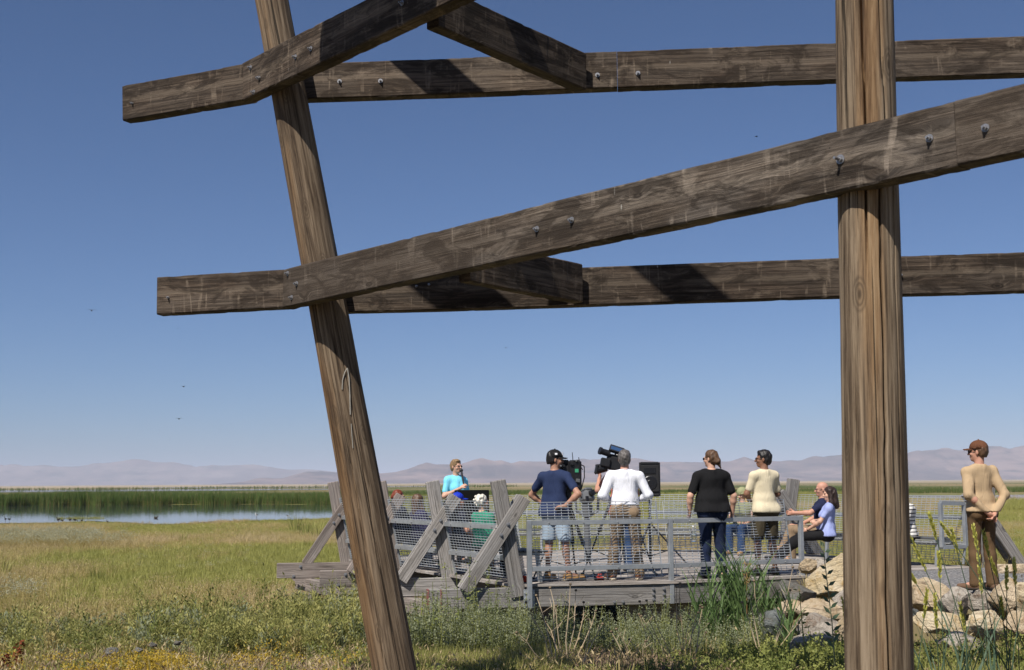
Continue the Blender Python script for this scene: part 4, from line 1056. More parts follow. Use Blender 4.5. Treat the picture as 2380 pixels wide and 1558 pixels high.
# hands on hips, beside the shouldered television camera
pc_, JC, hpC = person('person in navy T-shirt, light denim shorts and black cap with hands on hips', (gx(1289, 18.35), 18.35, DZ), -28, 1.80, sk=SK_B, top=C_NAVYTEE, bottom=C_DENIMLT, legcut=.93, sleeve=.62, shoes=L_TAN, shoe_sole=M_SOLE,
       hair=(H_BLACK, 'crop'), hat=(C_BLACKCAP, 'cap'), look=(-52, -4), seed=3, hem=.86, girth=1.06,
       pose=dict(rel=(.40, -.10, 1.16), rwr=(.225, -.16, 1.0), rha=(.13, -.185, .99), lel=(-.40, .08, 1.15), lwr=(-.24, .16, 1.0), lha=(-.15, .17, .985), rkn=(.14, .02, .5), ran=(.20, -.02, .085), rto=(.34, .08, .035), lkn=(-.11, .03, .5), lan=(-.12, .0, .085), lto=(-.13, .17, .035)))
# white shirt, back turned
person('person in loose white long sleeved shirt and khaki trousers seen from behind', (gx(1452, 18.3), 18.3, DZ), 0, 1.80, sk=SK_C, top=C_WHITE, bottom=C_KHAKI, sleeve=2, shoes=L_BROWN, shoe_sole=M_SOLE, hair=(H_GRAY, 'short'), look=(-8, 8), seed=9, hem=1.0, girth=1.10, belt=L_DARK, collar=C_WHITE,
       pose=dict(rel=(.315, -.05, 1.14), rwr=(.18, .22, 1.06), rha=(.08, .26, 1.06), lel=(-.315, -.05, 1.14), lwr=(-.18, .22, 1.06), lha=(-.08, .26, 1.07), rkn=(.14, .03, .5), ran=(.17, -.01, .085), rto=(.19, .15, .035), lkn=(-.15, .03, .5), lan=(-.20, -.01, .085), lto=(-.25, .15, .035)))
# the camera operator he hides
person('person in salmon shirt and jeans working the second video camera, mostly hidden', (gx(1444, 19.5), 19.5, DZ), 14, 1.80, sk=SK_C, top=C_SALMON, bottom=C_JEANS, sleeve=.6, shoes=L_GRAY, hair=(H_LGRAY, 'crop'), look=(10, 0), seed=12, hem=.84, girth=1.05,
       pose=dict(lel=(-.33, .10, 1.20), lwr=(-.26, .26, 1.36), lha=(-.22, .32, 1.40), rel=(.26, .10, 1.15), rwr=(.12, .30, 1.2), rha=(.06, .34, 1.2)))
# black T-shirt
person('person in black T-shirt and dark jeans with brown hair tied back, looking left', (gx(1653, 18.5), 18.5, DZ), 6, 1.80, sk=SK_A, top=C_BLACKTEE, bottom=C_DKJEANS, sleeve=.74, shoes=L_BLACK, hair=(H_BROWN, 'bun'), glasses='sun', look=(42, -2), seed=21, hem=.90, girth=1.26, fem=True,
       pose=dict(rel=(.30, -.04, 1.12), rwr=(.29, .03, .87), rha=(.28, .06, .79), lel=(-.31, -.03, 1.12), lwr=(-.31, .05, .88), lha=(-.305, .08, .80)))
# cream T-shirt
person('person in cream T-shirt and dark olive shorts with black hair and sunglasses', (gx(1776, 19.0), 19.0, DZ), 24, 1.80, sk=SK_D, top=C_CREAM, bottom=C_OLIVE, legcut=1.0, sleeve=.72, shoes=L_BLACK, hair=(H_BLACK, 'short'), glasses='sun', look=(48, 0), seed=31, hem=.88, girth=1.04,
       pose=dict(lel=(-.27, .05, 1.14), lwr=(-.10, .24, 1.05), lha=(.0, .27, 1.04), rel=(.25, .04, 1.14), rwr=(.10, .25, 1.06), rha=(.0, .28, 1.07), lkn=(-.12, .03, .5), lan=(-.15, 0, .085), lto=(-.18, .15, .035), rkn=(.12, .03, .5), ran=(.14, 0, .085), rto=(.17, .15, .035)))
# speaker
sp, JS, hpS = person('person in aqua polo shirt and glasses speaking into a microphone', (gx(1059, 22.2), 22.2, DZ), -146, 1.755, sk=SK_A, top=C_AQUA, bottom=C_DARKNAVY, sleeve=.66, shoes=L_BLACK, hair=(H_BLONDE, 'short'), glasses='clear', look=(14, 0), seed=41, hem=.90, fem=True, girth=1.02, collar=C_AQUA2,
       pose=dict(rel=(.27, .06, 1.13), rwr=(.07, .27, 1.27), rha=(.02, .29, 1.31), lel=(-.26, .0, 1.12), lwr=(-.20, .16, .95), lha=(-.18, .2, .88)))
# seated on the left benches, backs to the marsh
FL = -62
person('person with auburn hair in a bun seated on the left bench, dark jacket', (gx(932, 22.0), 22.0, DZ), FL, 1.68, sk=SK_A, top=C_DARKNAVY, bottom=C_DKJEANS, sleeve=2, shoes=L_BLACK, hair=(H_RED, 'pony'), glasses='clear', seat=True, fem=True, seed=51, look=(-12, 0))
person('person with brown hair and purple print top seated on the left bench', (gx(978, 21.1), 21.1, DZ), FL, 1.60, sk=SK_A, top=C_PURPLE, bottom=C_DKJEANS, sleeve=2, shoes=L_BLACK, hair=(H_BROWN, 'long'), seat=True, fem=True, seed=52, look=(15, 6), girth=1.1)
person('person in bright blue cap and navy top seated behind the wooden post', (gx(1070, 19.7), 19.7, DZ), FL, 1.62, sk=SK_C, top=C_DARKNAVY, bottom=C_KHAKI, sleeve=.6, shoes=L_GRAY, hair=(H_GRAY, 'crop'), hat=(C_BLUECAP, 'cap'), seat=True, seed=53, look=(-8, 0))
person('person with curly white hair in green top seated on the front left bench', (gx(1126, 19.0), 19.0, DZ), FL + 8, 1.60, sk=SK_A, top=C_GREEN, bottom=C_DARKNAVY, sleeve=2, shoes=L_GRAY, hair=(H_WHITE, 'curly'), seat=True, fem=True, seed=54, look=(-10, -4), girth=1.18)
# seated at the back and right
person('person in green bucket hat with long blond hair seated at the deck back', (gx(1722, 24.5), 24.5, DZ), 152, 1.66, sk=SK_A, top=C_OLIVETOP, bottom=C_JEANS, sleeve=.25, shoes=L_TAN, hair=(H_LBLONDE, 'long'), hat=(C_GREENHAT, 'bucket'), seat=True, fem=True, seed=61, look=(-30, -22),
       pose=dict(rel=(.24, .02, .72), rwr=(.05, .22, .66), rha=(-.02, .24, .64)))
b1_, JB, hpB = person('bald person in navy polo and khaki trousers seated with a tablet', (gx(1902, 22.0), 22.0, DZ), 78, 1.80, sk=SK_C, top=C_NAVYPOLO, bottom=C_KHAKI, sleeve=.62, shoes=L_TAN, glasses='sun', seat=True, seed=62, look=(6, -3), collar=C_NAVYPOLO, girth=1.05,
       pose=dict(lel=(-.30, .16, .80), lwr=(-.20, .40, .80), lha=(-.16, .48, .80), rel=(.26, .08, .70), rwr=(.12, .28, .62), rha=(.06, .33, .62), rkn=(.10, .46, .56), ran=(.0, .60, .22), rto=(.0, .77, .22)))
b2_, JW, hpW = person('person with long dark hair in periwinkle T-shirt and black trousers seated', (gx(1919, 21.3), 21.3, DZ), 72, 1.70, sk=SK_A, top=C_PERI, bottom=C_BLACKP, sleeve=.62, shoes=L_BLACK, hair=(H_DKBROWN, 'long'), seat=True, fem=True, seed=63, look=(16, -6),
       pose=dict(rel=(.22, .10, .72), rwr=(.0, .22, .73), rha=(-.08, .22, .72), lel=(-.22, .10, .72), lwr=(-.10, .32, .58), lha=(-.08, .39, .55), lkn=(-.10, .44, .46), lan=(-.08, .82, .10), lto=(-.08, .97, .06), rkn=(.06, .46, .47), ran=(.0, .86, .12), rto=(.0, 1.0, .10)))
person('person in black and white striped top, nearly hidden by the right pole', (gx(2104, 20.9), 20.9, DZ), 70, 1.70, sk=SK_A, top=C_STRIPE, bottom=C_BLACKP, sleeve=2, shoes=L_TAN, hair=(H_BROWN, 'long'), seat=True, fem=True, seed=64, girth=1.1,
       pose=dict(head=(0, .12, 1.14), neck=(0, .03, 1.01), rkn=(.06, .50, .60), ran=(.0, .82, .36), rto=(.0, .98, .40)))
# standing on the path
person('person in tan long sleeved shirt and brown trousers standing with hands clasped behind', (gx(2277, 16.25), 16.25, DZ), 14, 1.83, sk=SK_C, top=C_TAN, bottom=C_BROWN, sleeve=2, shoes=L_BOOT, shoe_sole=L_DARK, hair=(H_BROWN, 'crop'), hat=(C_BROWNCAP, 'cap'), glasses='sun', look=(40, 0), seed=71, hem=.92, girth=.94,
       pose=dict(rel=(.232, -.13, 1.12), rwr=(.07, -.17, .91), rha=(.01, -.18, .84), lel=(-.222, -.10, 1.12), lwr=(-.03, -.17, .91), lha=(.04, -.185, .86), rkn=(.10, .03, .5), ran=(.11, 0, .085), rto=(.12, .15, .035), lkn=(-.09, .03, .5), lan=(-.12, .0, .085), lto=(-.22, .13, .035)))

def badge(hp_, root, parent_kind, x, y, z, w_, h_, col, name, HMr=None):
    c = Vector(hp_(x, y, z)); n = (c - Vector(hp_(0, -.012, z - .02))).normalized(); m = MB(); sx = n.cross(Vector((0, 0, 1))).normalized(); up = sx.cross(n)
    m.box(c + n * .004, (w_, h_, .006), Matrix((sx, up, n)).transposed(), .001); par = [o for o in root.children if o.name.split('.')[0] == parent_kind][0]; m.build(name, col, par, M=wm(root), world=False)
M_PRINT = plain('white_thread', (.75, .75, .78), .8)
badge(hpC, pc_, 'cap', .091, -.01, .075, .034, .026, M_PRINT, 'side_patch'); badge(hpC, pc_, 'cap', .045, .088, .085, .045, .04, M_PRINT, 'front_logo')
m = MB(); q = JB['chest']; m.box(Vector(q) + Vector((-.09, .115, .02)), (.05, .006, .022), None, .001); m.build('chest_logo', M_PRINT, [o for o in b1_.children if o.name.split('.')[0] == 'shirt'][0], M=wm(b1_), world=False)
m = MB(); m.box(Vector(JW['lwr']), (.05, .04, .045), None, .012); m.build('watch', L_BLACK, b2_, M=wm(b2_), world=False)
# ------------------------------------------------------------------ cameras, loudspeaker, scope, screen, small things
def tripod(parent, top, foot_r, a0, mat, zf=0.0, r=(.020, .013), spread=True, feetmat=None):
    top = Vector(top)
    for i in range(3):
        a = a0 + i * 2 * math.pi / 3; f = Vector((top.x + math.cos(a) * foot_r, top.y + math.sin(a) * foot_r, zf + .01))
        m = MB(); h = top + Vector((math.cos(a) * .05, math.sin(a) * .05, 0)); mid = h.lerp(f, .5)
        n = (f - h).cross(Vector((0, 0, 1))).normalized() * .022
        m.rod(h + n, mid + n * .8, r[0] * .62, None, 7); m.rod(h - n, mid - n * .8, r[0] * .62, None, 7); m.box(mid, (.06, .06, .05)); m.rod(mid, f, r[1], r[1] * .9, 8); m.ball(f + Vector((0, 0, .012)), (.03, .03, .02))
        m.build('leg', mat, parent)
        if spread:
            m = MB(); m.rod(h.lerp(f, .72), Vector((top.x, top.y, zf + .18)), .008, None, 6); m.build('spreader', mat, parent)
M_GLASSLENS = plain('lens_glass', (.01, .012, .03), .05, 0, .1, spec=.9); M_SCREENB = plain('viewfinder_blue', (.03, .07, .16), .25, 0, .2, spec=.6); M_GREENLED = plain('green_label', (.05, .30, .16), .5)
M_GRAYMETAL = plain('gray_cast_metal', (.13, .135, .14), .45, .3, .15); M_ORANGE = plain('red_orange_plastic', (.55, .06, .03), .5); M_MATTE = plain('matte_black_panel', (.006, .006, .006), .8, 0, .1, spec=.1)
# broadcast camera beside the man in navy: bulky body with battery plate, aerials and cables
c0 = Vector((gx(1318, 18.55), 18.55, 0)); zc = 1.48
t = thing('video_camera', 'bulky black broadcast camera with aerials beside the person in navy', 'video camera', (c0.x, c0.y, 1.2))
m = MB(); m.box(c0 + Vector((0, 0, zc)), (.17, .34, .25), None, .02); m.box(c0 + Vector((-.03, -.02, zc + .16)), (.10, .26, .07), None, .015); m.build('camera_body', M_BLACK, t)
m = MB(); m.box(c0 + Vector((.10, -.14, zc - .02)), (.19, .16, .42), None, .03); m.box(c0 + Vector((.12, -.15, zc - .02)), (.10, .15, .25), None, .02); m.build('battery_pack', M_BLACKMETAL, t)
m = MB(); m.box(c0 + Vector((-.13, -.09, zc - .01)), (.12, .13, .26), None, .012); m.box(c0 + Vector((-.10, -.10, zc - .14)), (.16, .10, .05), None, .01); m.build('receiver_box', M_BLACKMETAL, t)
m = MB(); m.rod(c0 + Vector((0, .17, zc)), c0 + Vector((0, .42, zc)), .06, .075, 16); m.build('lens', M_BLACK, t)
for dx, h in ((-.06, .13), (.08, .14), (.17, .07)):
    m = MB(); m.rod(c0 + Vector((dx, -.12, zc + .16)), c0 + Vector((dx - .01, -.12, zc + .16 + h)), .006, .005, 6); m.build('aerial', M_BLACK, t)
m = MB(); m.tube([c0 + Vector((.16, -.16, zc + .14)), c0 + Vector((.235, -.17, zc + .10)), c0 + Vector((.235, -.18, zc - .05)), c0 + Vector((.19, -.17, zc - .22)), c0 + Vector((.12, -.15, zc - .26))], .008, 6); m.build('cable', M_BLACK, t)
m = MB(); m.tube([c0 + Vector((-.16, -.12, zc + .10)), c0 + Vector((-.21, -.14, zc - .02)), c0 + Vector((-.17, -.13, zc - .16)), c0 + Vector((-.05, -.14, zc - .20))], .007, 6); m.build('cable', M_BLACK, t)
m = MB(); m.tube([c0 + Vector((.02, -.19, zc + .15)), c0 + Vector((.13, -.23, zc + .19)), c0 + Vector((.21, -.2, zc + .05))], .006, 6); m.build('cable', M_BLACK, t)
m = MB(); m.box(c0 + Vector((.125, -.231, zc + .04)), (.05, .006, .05)); m.box(c0 + Vector((.10, -.214, zc + .11)), (.025, .006, .012)); m.build('label_plate', M_GREENLED, t)
for i_, (dx, dz, w_, h_) in enumerate(((-.14, .05, .05, .06), (-.13, -.06, .06, .04), (.06, .13, .05, .03), (.14, -.10, .06, .05), (.07, -.15, .05, .04), (-.06, .11, .05, .04))):
    m = MB(); m.box(c0 + Vector((dx, -.20 if dx < .05 else -.235, zc + dz)), (w_, .03, h_), Matrix.Rotation(R(-12 + 7 * i_), 3, 'Y'), .006); m.build('control_panel', M_GRAYMETAL if i_ % 3 == 0 else M_BLACKMETAL, t)
for dx, dz in ((-.10, .10), (.12, .17), (-.155, -.12)):
    m = MB(); m.rod(c0 + Vector((dx, -.19, zc + dz)), c0 + Vector((dx, -.25, zc + dz + .01)), .016, .013, 10); m.build('knob', M_GRAYMETAL, t)
m = MB(); m.tube([c0 + Vector((.10, -.1, zc - .2)), c0 + Vector((.17, -.28, zc - .30)), c0 + Vector((.18, -.36, zc - .34))], .011, 6); m.build('pan_handle', M_BLACK, t)
t = thing('camera_tripod', 'black two-tube tripod under the bulky broadcast camera', 'tripod', (c0.x, c0.y, 0))
m = MB(); m.rod(c0 + Vector((0, 0, 1.02)), c0 + Vector((0, 0, 1.22)), .07, .06, 14); m.box(c0 + Vector((0, 0, 1.29)), (.13, .22, .14), None, .01); m.ball(c0 + Vector((0, 0, 1.02)), .065); m.build('fluid_head', M_BLACKMETAL, t)
tripod(t, c0 + Vector((0, 0, 1.0)), .52, R(75), M_BLACKMETAL)
# second camera, tilted, shown over the gray haired operator
c1 = Vector((gx(1422, 19.35), 19.35, 0)); z1 = 1.645
t = thing('video_camera', 'black shoulder camera with tilted blue viewfinder above the white shirt', 'video camera', (c1.x, c1.y, 1.35))
rt = Matrix.Rotation(R(12), 3, 'Y')
m = MB(); m.box(c1 + Vector((.06, 0, z1 - .02)), (.30, .16, .20), rt, .02); m.box(c1 + Vector((.04, 0, z1 + .10)), (.22, .08, .035), rt, .01); m.build('camera_body', M_BLACK, t)
m = MB(); m.rod(c1 + Vector((-.08, -.02, z1 - .07)), c1 + Vector((-.23, -.04, z1 - .10)), .06, .075, 16); m.box(c1 + Vector((-.23, -.04, z1 - .10)), (.05, .16, .15), rt, .02); m.build('lens', M_BLACK, t)
m = MB(); m.rod(c1 + Vector((-.04, -.06, z1 + .13)), c1 + Vector((-.17, -.10, z1 + .17)), .05, .045, 14); m.rod(c1 + Vector((-.16, -.10, z1 + .168)), c1 + Vector((-.19, -.11, z1 + .178)), .056, .056, 14); m.build('eyepiece', M_BLACK, t)
m = MB(); m.box(c1 + Vector((.07, -.06, z1 + .185)), (.22, .08, .10), Matrix.Rotation(R(-18), 3, 'Y').inverted() @ Matrix.Rotation(R(-25), 3, 'X'), .008); o = m.build('viewfinder_hood', M_BLACK, t)
m = MB(); m.box(c1 + Vector((.065, -.098, z1 + .20)), (.17, .006, .055), Matrix.Rotation(R(-18), 3, 'Y').inverted() @ Matrix.Rotation(R(-25), 3, 'X')); m.build('screen', M_SCREENB, o)
m = MB(); m.rod(c1 + Vector((.05, -.02, z1 + .1)), c1 + Vector((.06, -.04, z1 + .16)), .014, .012, 8); m.build('viewfinder_arm', M_BLACK, t)
m = MB(); m.box(c1 + Vector((-.10, -.07, z1 + .0)), (.15, .10, .13), rt, .015); m.build('microphone_box', M_BLACK, t)
c2 = c1 + Vector((.12, .1, 0)); t = thing('camera_tripod', 'black tripod under the second camera, behind the khaki trousers', 'tripod', (c2.x, c2.y, 0))
m = MB(); m.rod(c2 + Vector((0, 0, 1.3)), c2 + Vector((0, 0, 1.52)), .07, .05, 14); m.build('fluid_head', M_BLACKMETAL, t); tripod(t, c2 + Vector((0, 0, 1.3)), .62, R(200), M_BLACKMETAL)
for i, (px, Y) in enumerate(((1390, 18.35), (1217, 18.0))):
    p = Vector((gx(px, Y), Y, 0)); m = MB(); m.box(p + Vector((0, 0, .02)), (.12, .11, .04), None, .012); m.box(p + Vector((0, 0, .06)), (.06, .03, .05), None, .01)
    o = m.build('tripod_foot_pad', M_ORANGE, None, Matrix.Translation(p)); tag(o, ['red rubber tripod foot pad on the planks beside the brown shoe', 'red rubber tripod foot pad behind the front left railing post'][i], 'foot pad')
# loudspeaker on its stand
s0 = Vector((gx(1508, 20.6), 20.6, 0)); t = thing('loudspeaker', 'black loudspeaker on a pole stand right of the white shirt', 'loudspeaker', (s0.x, s0.y, 1.13))
prof = [(-.165, -.12), (.165, -.12), (.15, .05), (.10, .15), (-.10, .15), (-.15, .05)]; z0_, z1_ = 1.13, 1.66
m = MB(); vs = [s0 + Vector((x, y, z)) for z in (z0_, z1_) for x, y in prof]; m.add(vs, [tuple(range(5, -1, -1)), tuple(range(6, 12))] + [(i, (i + 1) % 6, 6 + (i + 1) % 6, 6 + i) for i in range(6)]); m.build('cabinet', M_BLACK, t)
m = MB(); m.box(s0 + Vector((0, -.128, 1.41)), (.29, .012, .42), None, .005); m.build('grille', plain('speaker_grille', (.018, .018, .019), .75, 0, .5, 160), t)
m = MB(); y_ = -.137
for r_o, z_ in ((.115, 1.335),): m.rod(s0 + Vector((0, y_, z_)), s0 + Vector((0, y_ - .006, z_)), r_o, r_o - .01, 28)
m.rod(s0 + Vector((0, y_ - .006, 1.335)), s0 + Vector((0, y_ - .009, 1.335)), .05, .045, 20); m.build('woofer', M_BLACKMETAL, t)
m = MB(); m.box(s0 + Vector((0, y_, 1.53)), (.19, .01, .10), None, .004); m.build('horn', M_BLACKMETAL, t)
m = MB(); m.box(s0 + Vector((0, -.136, 1.175)), (.07, .005, .012)); m.build('badge', M_SCREENB, t)
m = MB(); m.box(s0 + Vector((0, -.10, 1.645)), (.31, .06, .05), None, .02); m.box(s0 + Vector((0, -.10, 1.15)), (.31, .06, .05), None, .02); m.build('bumper', M_BLACK, t)
t = thing('speaker_stand', 'black tripod pole stand holding up the loudspeaker', 'speaker stand', (s0.x, s0.y, 0))
m = MB(); m.rod(s0 + Vector((0, 0, .12)), s0 + Vector((0, 0, .78)), .021, None, 10); m.rod(s0 + Vector((0, 0, .76)), s0 + Vector((0, 0, 1.14)), .017, None, 10); m.build('pole', M_BLACKMETAL, t)
m = MB(); m.rod(s0 + Vector((0, 0, .70)), s0 + Vector((0, 0, .80)), .034, None, 10); m.build('collar', M_BLACK, t)
for a in (R(-10), R(110), R(230)):
    d = Vector((math.cos(a), math.sin(a), 0)); m = MB(); m.rod(s0 + d * .03 + Vector((0, 0, .68)), s0 + d * .62 + Vector((0, 0, .02)), .013, None, 8); m.build('leg', M_BLACKMETAL, t)
    m = MB(); m.rod(s0 + d * .02 + Vector((0, 0, .2)), s0 + d * .36 + Vector((0, 0, .31)), .009, None, 6); m.build('brace', M_BLACKMETAL, t)
# spotting scope on a pedestal
v0 = Vector((gx(1363, 22.6), 22.6, 0)); t = thing('viewing_scope', 'gray pedestal viewing scope at the back of the deck', 'viewing scope', (v0.x, v0.y, 0))
m = MB(); rv = Matrix.Rotation(R(24), 3, 'Z') @ Matrix.Rotation(R(-14), 3, 'X'); m.box(v0 + Vector((0, 0, 1.10)), (.22, .30, .25), rv, .07); m.box(v0 + Vector((0, .02, 1.22)), (.15, .2, .06), rv, .025); m.build('scope_body', M_GRAYMETAL, t)
m = MB(); p = v0 + rv @ Vector((.02, -.14, .03)) + Vector((0, 0, 1.10)); d = rv @ Vector((0, -1, 0)); m.rod(p, p + d * .09, .058, .048, 16); m.rod(p + d * .088, p + d * .10, .034, None, 12); m.build('eyepiece', M_BLACKMETAL, t)
m = MB(); p = v0 + rv @ Vector((-.07, -.14, -.06)) + Vector((0, 0, 1.10)); m.box(p, (.06, .03, .09), rv, .008); m.build('coin_box', M_BLACKMETAL, t)
m = MB()
for sg in (-1, 1): m.tube([v0 + Vector((sg * .08, 0, .80)), v0 + Vector((sg * .19, 0, .86)), v0 + Vector((sg * .20, 0, 1.1))], .022, 8)
m.build('yoke', M_GRAYMETAL, t); m = MB(); m.rod(v0, v0 + Vector((0, 0, .82)), .06, .05, 14); m.rod(v0, v0 + Vector((0, 0, .03)), .15, .15, 18); m.rod(v0 + Vector((0, 0, .76)), v0 + Vector((0, 0, .96)), .085, .10, 14); m.build('pedestal', M_GRAYMETAL, t)
# black board in front of the speaker
b0 = Vector((gx(1096, 21.5), 21.5, 0)); t = thing('display_board', 'plain black display board standing between the speaker and the seated people', 'display board', (b0.x, b0.y, 0))
m = MB(); m.box(b0 + Vector((0, 0, .98)), (.57, .035, .52), None, .006); m.build('panel', M_MATTE, t)
for sg in (-1, 1):
    m = MB(); m.bar(b0 + Vector((sg * .2, 0, .01)), b0 + Vector((sg * .2, 0, .74)), .035, .035, up=(0, 1, 0)); m.bar(b0 + Vector((sg * .2, -.25, .02)), b0 + Vector((sg * .2, .25, .02)), .035, .03); m.build('leg', M_BLACKMETAL, t)
# microphone in the speaker's hand
MW = wm(sp); hx = Vector(JS['rha']); p = MW @ Vector(hpS(.01, .135, -.07)); q = MW @ (hx + Vector((.0, .02, -.05)))
m = MB(); d = (p - q).normalized(); m.rod(q, p - d * .03, .013, .019, 10); m.ball(p, .031, None, 12, 8); o = m.build('microphone', M_BLACK, None, Matrix.Translation(q)); tag(o, 'black hand microphone held by the person in the aqua polo', 'microphone')
# tablet on the bald man's lap, bottles
MW = wm(b1_); p = MW @ Vector((.05, .38, .60)); m = MB(); m.box(p, (.25, .17, .010), Matrix.Rotation(R(20), 3, 'X') @ Matrix.Rotation(R(78), 3, 'Z'), .003); o = m.build('tablet', M_BLACK, None, Matrix.Translation(p)); tag(o, 'dark tablet on the lap of the bald person', 'tablet')
def clear_mat():
    g = N('clear_plastic'); g.b.inputs['Transmission Weight'].default_value = 1.0; g.b.inputs['IOR'].default_value = 1.15
    return g.out((.9, .95, .98), .08, 0, .5)
M_CLEAR = clear_mat(); M_CAPW = plain('white_cap', (.8, .8, .8), .5)
def bottle(p, label):
    t = thing('water_bottle', label, 'bottle', p); m = MB()
    pr = [(0, .030), (.02, .034), (.09, .031), (.10, .033), (.15, .033), (.185, .014), (.20, .013)]
    for (z0, r0), (z1, r1) in zip(pr, pr[1:]): m.rod(Vector(p) + Vector((0, 0, z0)), Vector(p) + Vector((0, 0, z1)), r0, r1, 12, caps=(z0 == 0))
    m.build('bottle_body', M_CLEAR, t, smooth=True); m = MB(); m.rod(Vector(p) + Vector((0, 0, .20)), Vector(p) + Vector((0, 0, .222)), .015, None, 10); m.build('cap', M_CAPW, t)
bottle(wm(b2_) @ Vector((-.08, .42, .40)), 'clear water bottle held by the person in the periwinkle T-shirt')
bottle(Vector((gx(1606, 18.45), 18.35, .52)), 'clear water bottle held by the person in the black T-shirt')
# white prints on the caps and the polo badge
# ------------------------------------------------------------------ boulders
def rock_mat(name, a, b, c3, dark):
    g = N(name); raw, v, rnd = objvec(g)
    f = g.noise(v, 2.6, 6, .62, .5); c = g.mix(g.ramp(f, [(.36, 0), (.62, 1)]), a, b)
    f2 = g.noise(v, 7.0, 6, .7, .8); c = g.mix(g.ramp(f2, [(.52, 0), (.66, .8)]), c, c3)
    f3 = g.noise(g.map(v, (3, 3, 16)), 1.0, 5, .65, .8); c = g.mix(g.ramp(f3, [(.34, .75), (.44, 0)]), c, dark)
    g.bump(g.math('ADD', g.math('ADD', f2, f3), g.noise(v, 28, 5, .75)), 1.0, .06)
    return g.out(c, .9, 0, .15)
M_ROCK = [rock_mat('tan_rock', (.52, .40, .25), (.72, .59, .42), (.40, .26, .13), (.17, .12, .08)),
          rock_mat('gray_rock', (.17, .165, .145), (.27, .26, .235), (.22, .16, .10), (.08, .075, .065)),
          rock_mat('warm_gray_rock', (.40, .35, .29), (.60, .54, .46), (.24, .16, .11), (.13, .10, .075)),
          rock_mat('golden_rock', (.62, .49, .29), (.82, .70, .50), (.50, .31, .10), (.26, .18, .11)),
          rock_mat('blue_gray_rock', (.13, .145, .14), (.22, .235, .225), (.17, .14, .10), (.07, .07, .065))]
def rock_mesh(seed, r, mat):
    bm = bmesh.new(); bmesh.ops.create_icosphere(bm, subdivisions=4, radius=1.0)
    V = np.array([v.co[:] for v in bm.verts]); rs = np.random.RandomState(seed)
    for i in range(20):
        n = rs.randn(3); n /= np.linalg.norm(n); d = rs.uniform(.5, .86); e = V @ n - d; V = V - np.where(e > 0, e, 0)[:, None] * n * .97
    q = fbm(V[:, 0] * 1.7 + V[:, 2] * .9 + 7, V[:, 1] * 1.7 - V[:, 2] * .7, 4, seed); V = V * (1 + .13 * (q - .5) * 2)[:, None]
    q = fbm(V[:, 0] * 6 + V[:, 2] * 4, V[:, 1] * 6 - V[:, 2] * 3, 3, seed + 4); V = V * (1 + .075 * (q - .5) * 2)[:, None]
    V = V / np.abs(V).max(0) * np.array(r)
    for v, c in zip(bm.verts, V): v.co = c
    me = bpy.data.meshes.new('boulder'); bm.to_mesh(me); bm.free(); me.materials.append(mat)
    me.polygons.foreach_set('use_smooth', np.ones(len(me.polygons), bool)); me.set_sharp_from_angle(angle=R(16)); return me
def boulder(px, py, w_, h_, Y, m, label, seed, dep=None, rot=0.0, name='boulder', group='boulders banked against the path'):
    c = at(px, py, Y); s = Y / FPX; r = (w_ / 2 * s * 1.05, (dep or (w_ + h_) / 4 * s), h_ / 2 * s * 1.04)
    o = link_mesh(name, rock_mesh(seed, r, M_ROCK[m]), None, Matrix.Translation(c) @ Matrix.Rotation(R(rot), 4, 'Y'))
    return tag(o, label, 'rock', group)
BL = [(1880, 1316, 50, 36, 17.9, 0, 'small squarish tan boulder against the last railing post', 5), (1934, 1345, 124, 102, 16.9, 3, 'biggest golden boulder, just left of the right round pole', 2),
      (1848, 1384, 100, 70, 16.1, 1, 'rounded gray boulder at the left end of the rock bank', 13), (1905, 1413, 128, 66, 15.8, 0, 'flat topped tan boulder under the biggest golden one', 4),
      (1902, 1460, 136, 70, 15.3, 2, 'wide warm gray boulder at the bottom left of the right pole', 15), (1803, 1450, 62, 78, 15.5, 4, 'dark blue gray boulder lowest at the left, beside the reeds', 6),
      (1893, 1494, 110, 46, 14.7, 2, 'low warm gray stone half sunk in weeds left of the right pole', 7), (1962, 1462, 50, 64, 15.1, 0, 'narrow tan stone touching the left edge of the right pole', 18),
      (2126, 1382, 84, 72, 16.3, 3, 'golden boulder touching the right edge of the right pole', 9), (2176, 1392, 108, 88, 15.9, 0, 'bulky tan boulder with a brown underside, second from the right pole', 10),
      (2222, 1402, 84, 76, 15.6, 2, 'warm gray boulder in front of the standing person’s left boot', 11), (2284, 1398, 76, 68, 15.5, 2, 'warm gray boulder right at the feet of the standing person', 12),
      (2340, 1386, 92, 96, 15.3, 0, 'tall tan boulder right of the standing person’s boots', 3), (2176, 1452, 130, 58, 15.0, 3, 'long golden boulder in the lower row nearest the right pole', 14),
      (2291, 1456, 110, 72, 14.9, 3, 'broad pale golden boulder in the lower row below the standing person', 16), (2370, 1452, 84, 58, 14.8, 0, 'tan boulder in the lower row cut by the picture’s right side', 17),
      (2127, 1429, 30, 36, 15.3, 4, 'little blue gray stone wedged beside the right pole', 19), (2352, 1328, 86, 44, 19.3, 0, 'low tan boulder on the far side of the gravel path', 20),
      (2386, 1390, 60, 80, 14.9, 3, 'pinkish pale boulder at the far right edge of the bank', 21), (1960, 1398, 60, 60, 16.2, 2, 'shadowed boulder tucked behind the right round pole', 22),
      (2060, 1430, 120, 80, 15.4, 0, 'tan boulder hidden mostly behind the right round pole', 23), (2240, 1500, 120, 60, 14.3, 2, 'half buried warm gray stone below the golden lower row', 24),
      (1835, 1420, 80, 50, 15.9, 0, 'tan brown stone under the rounded gray boulder', 26), (1915, 1318, 60, 40, 18.3, 2, 'warm gray stone behind the biggest golden boulder', 27)]
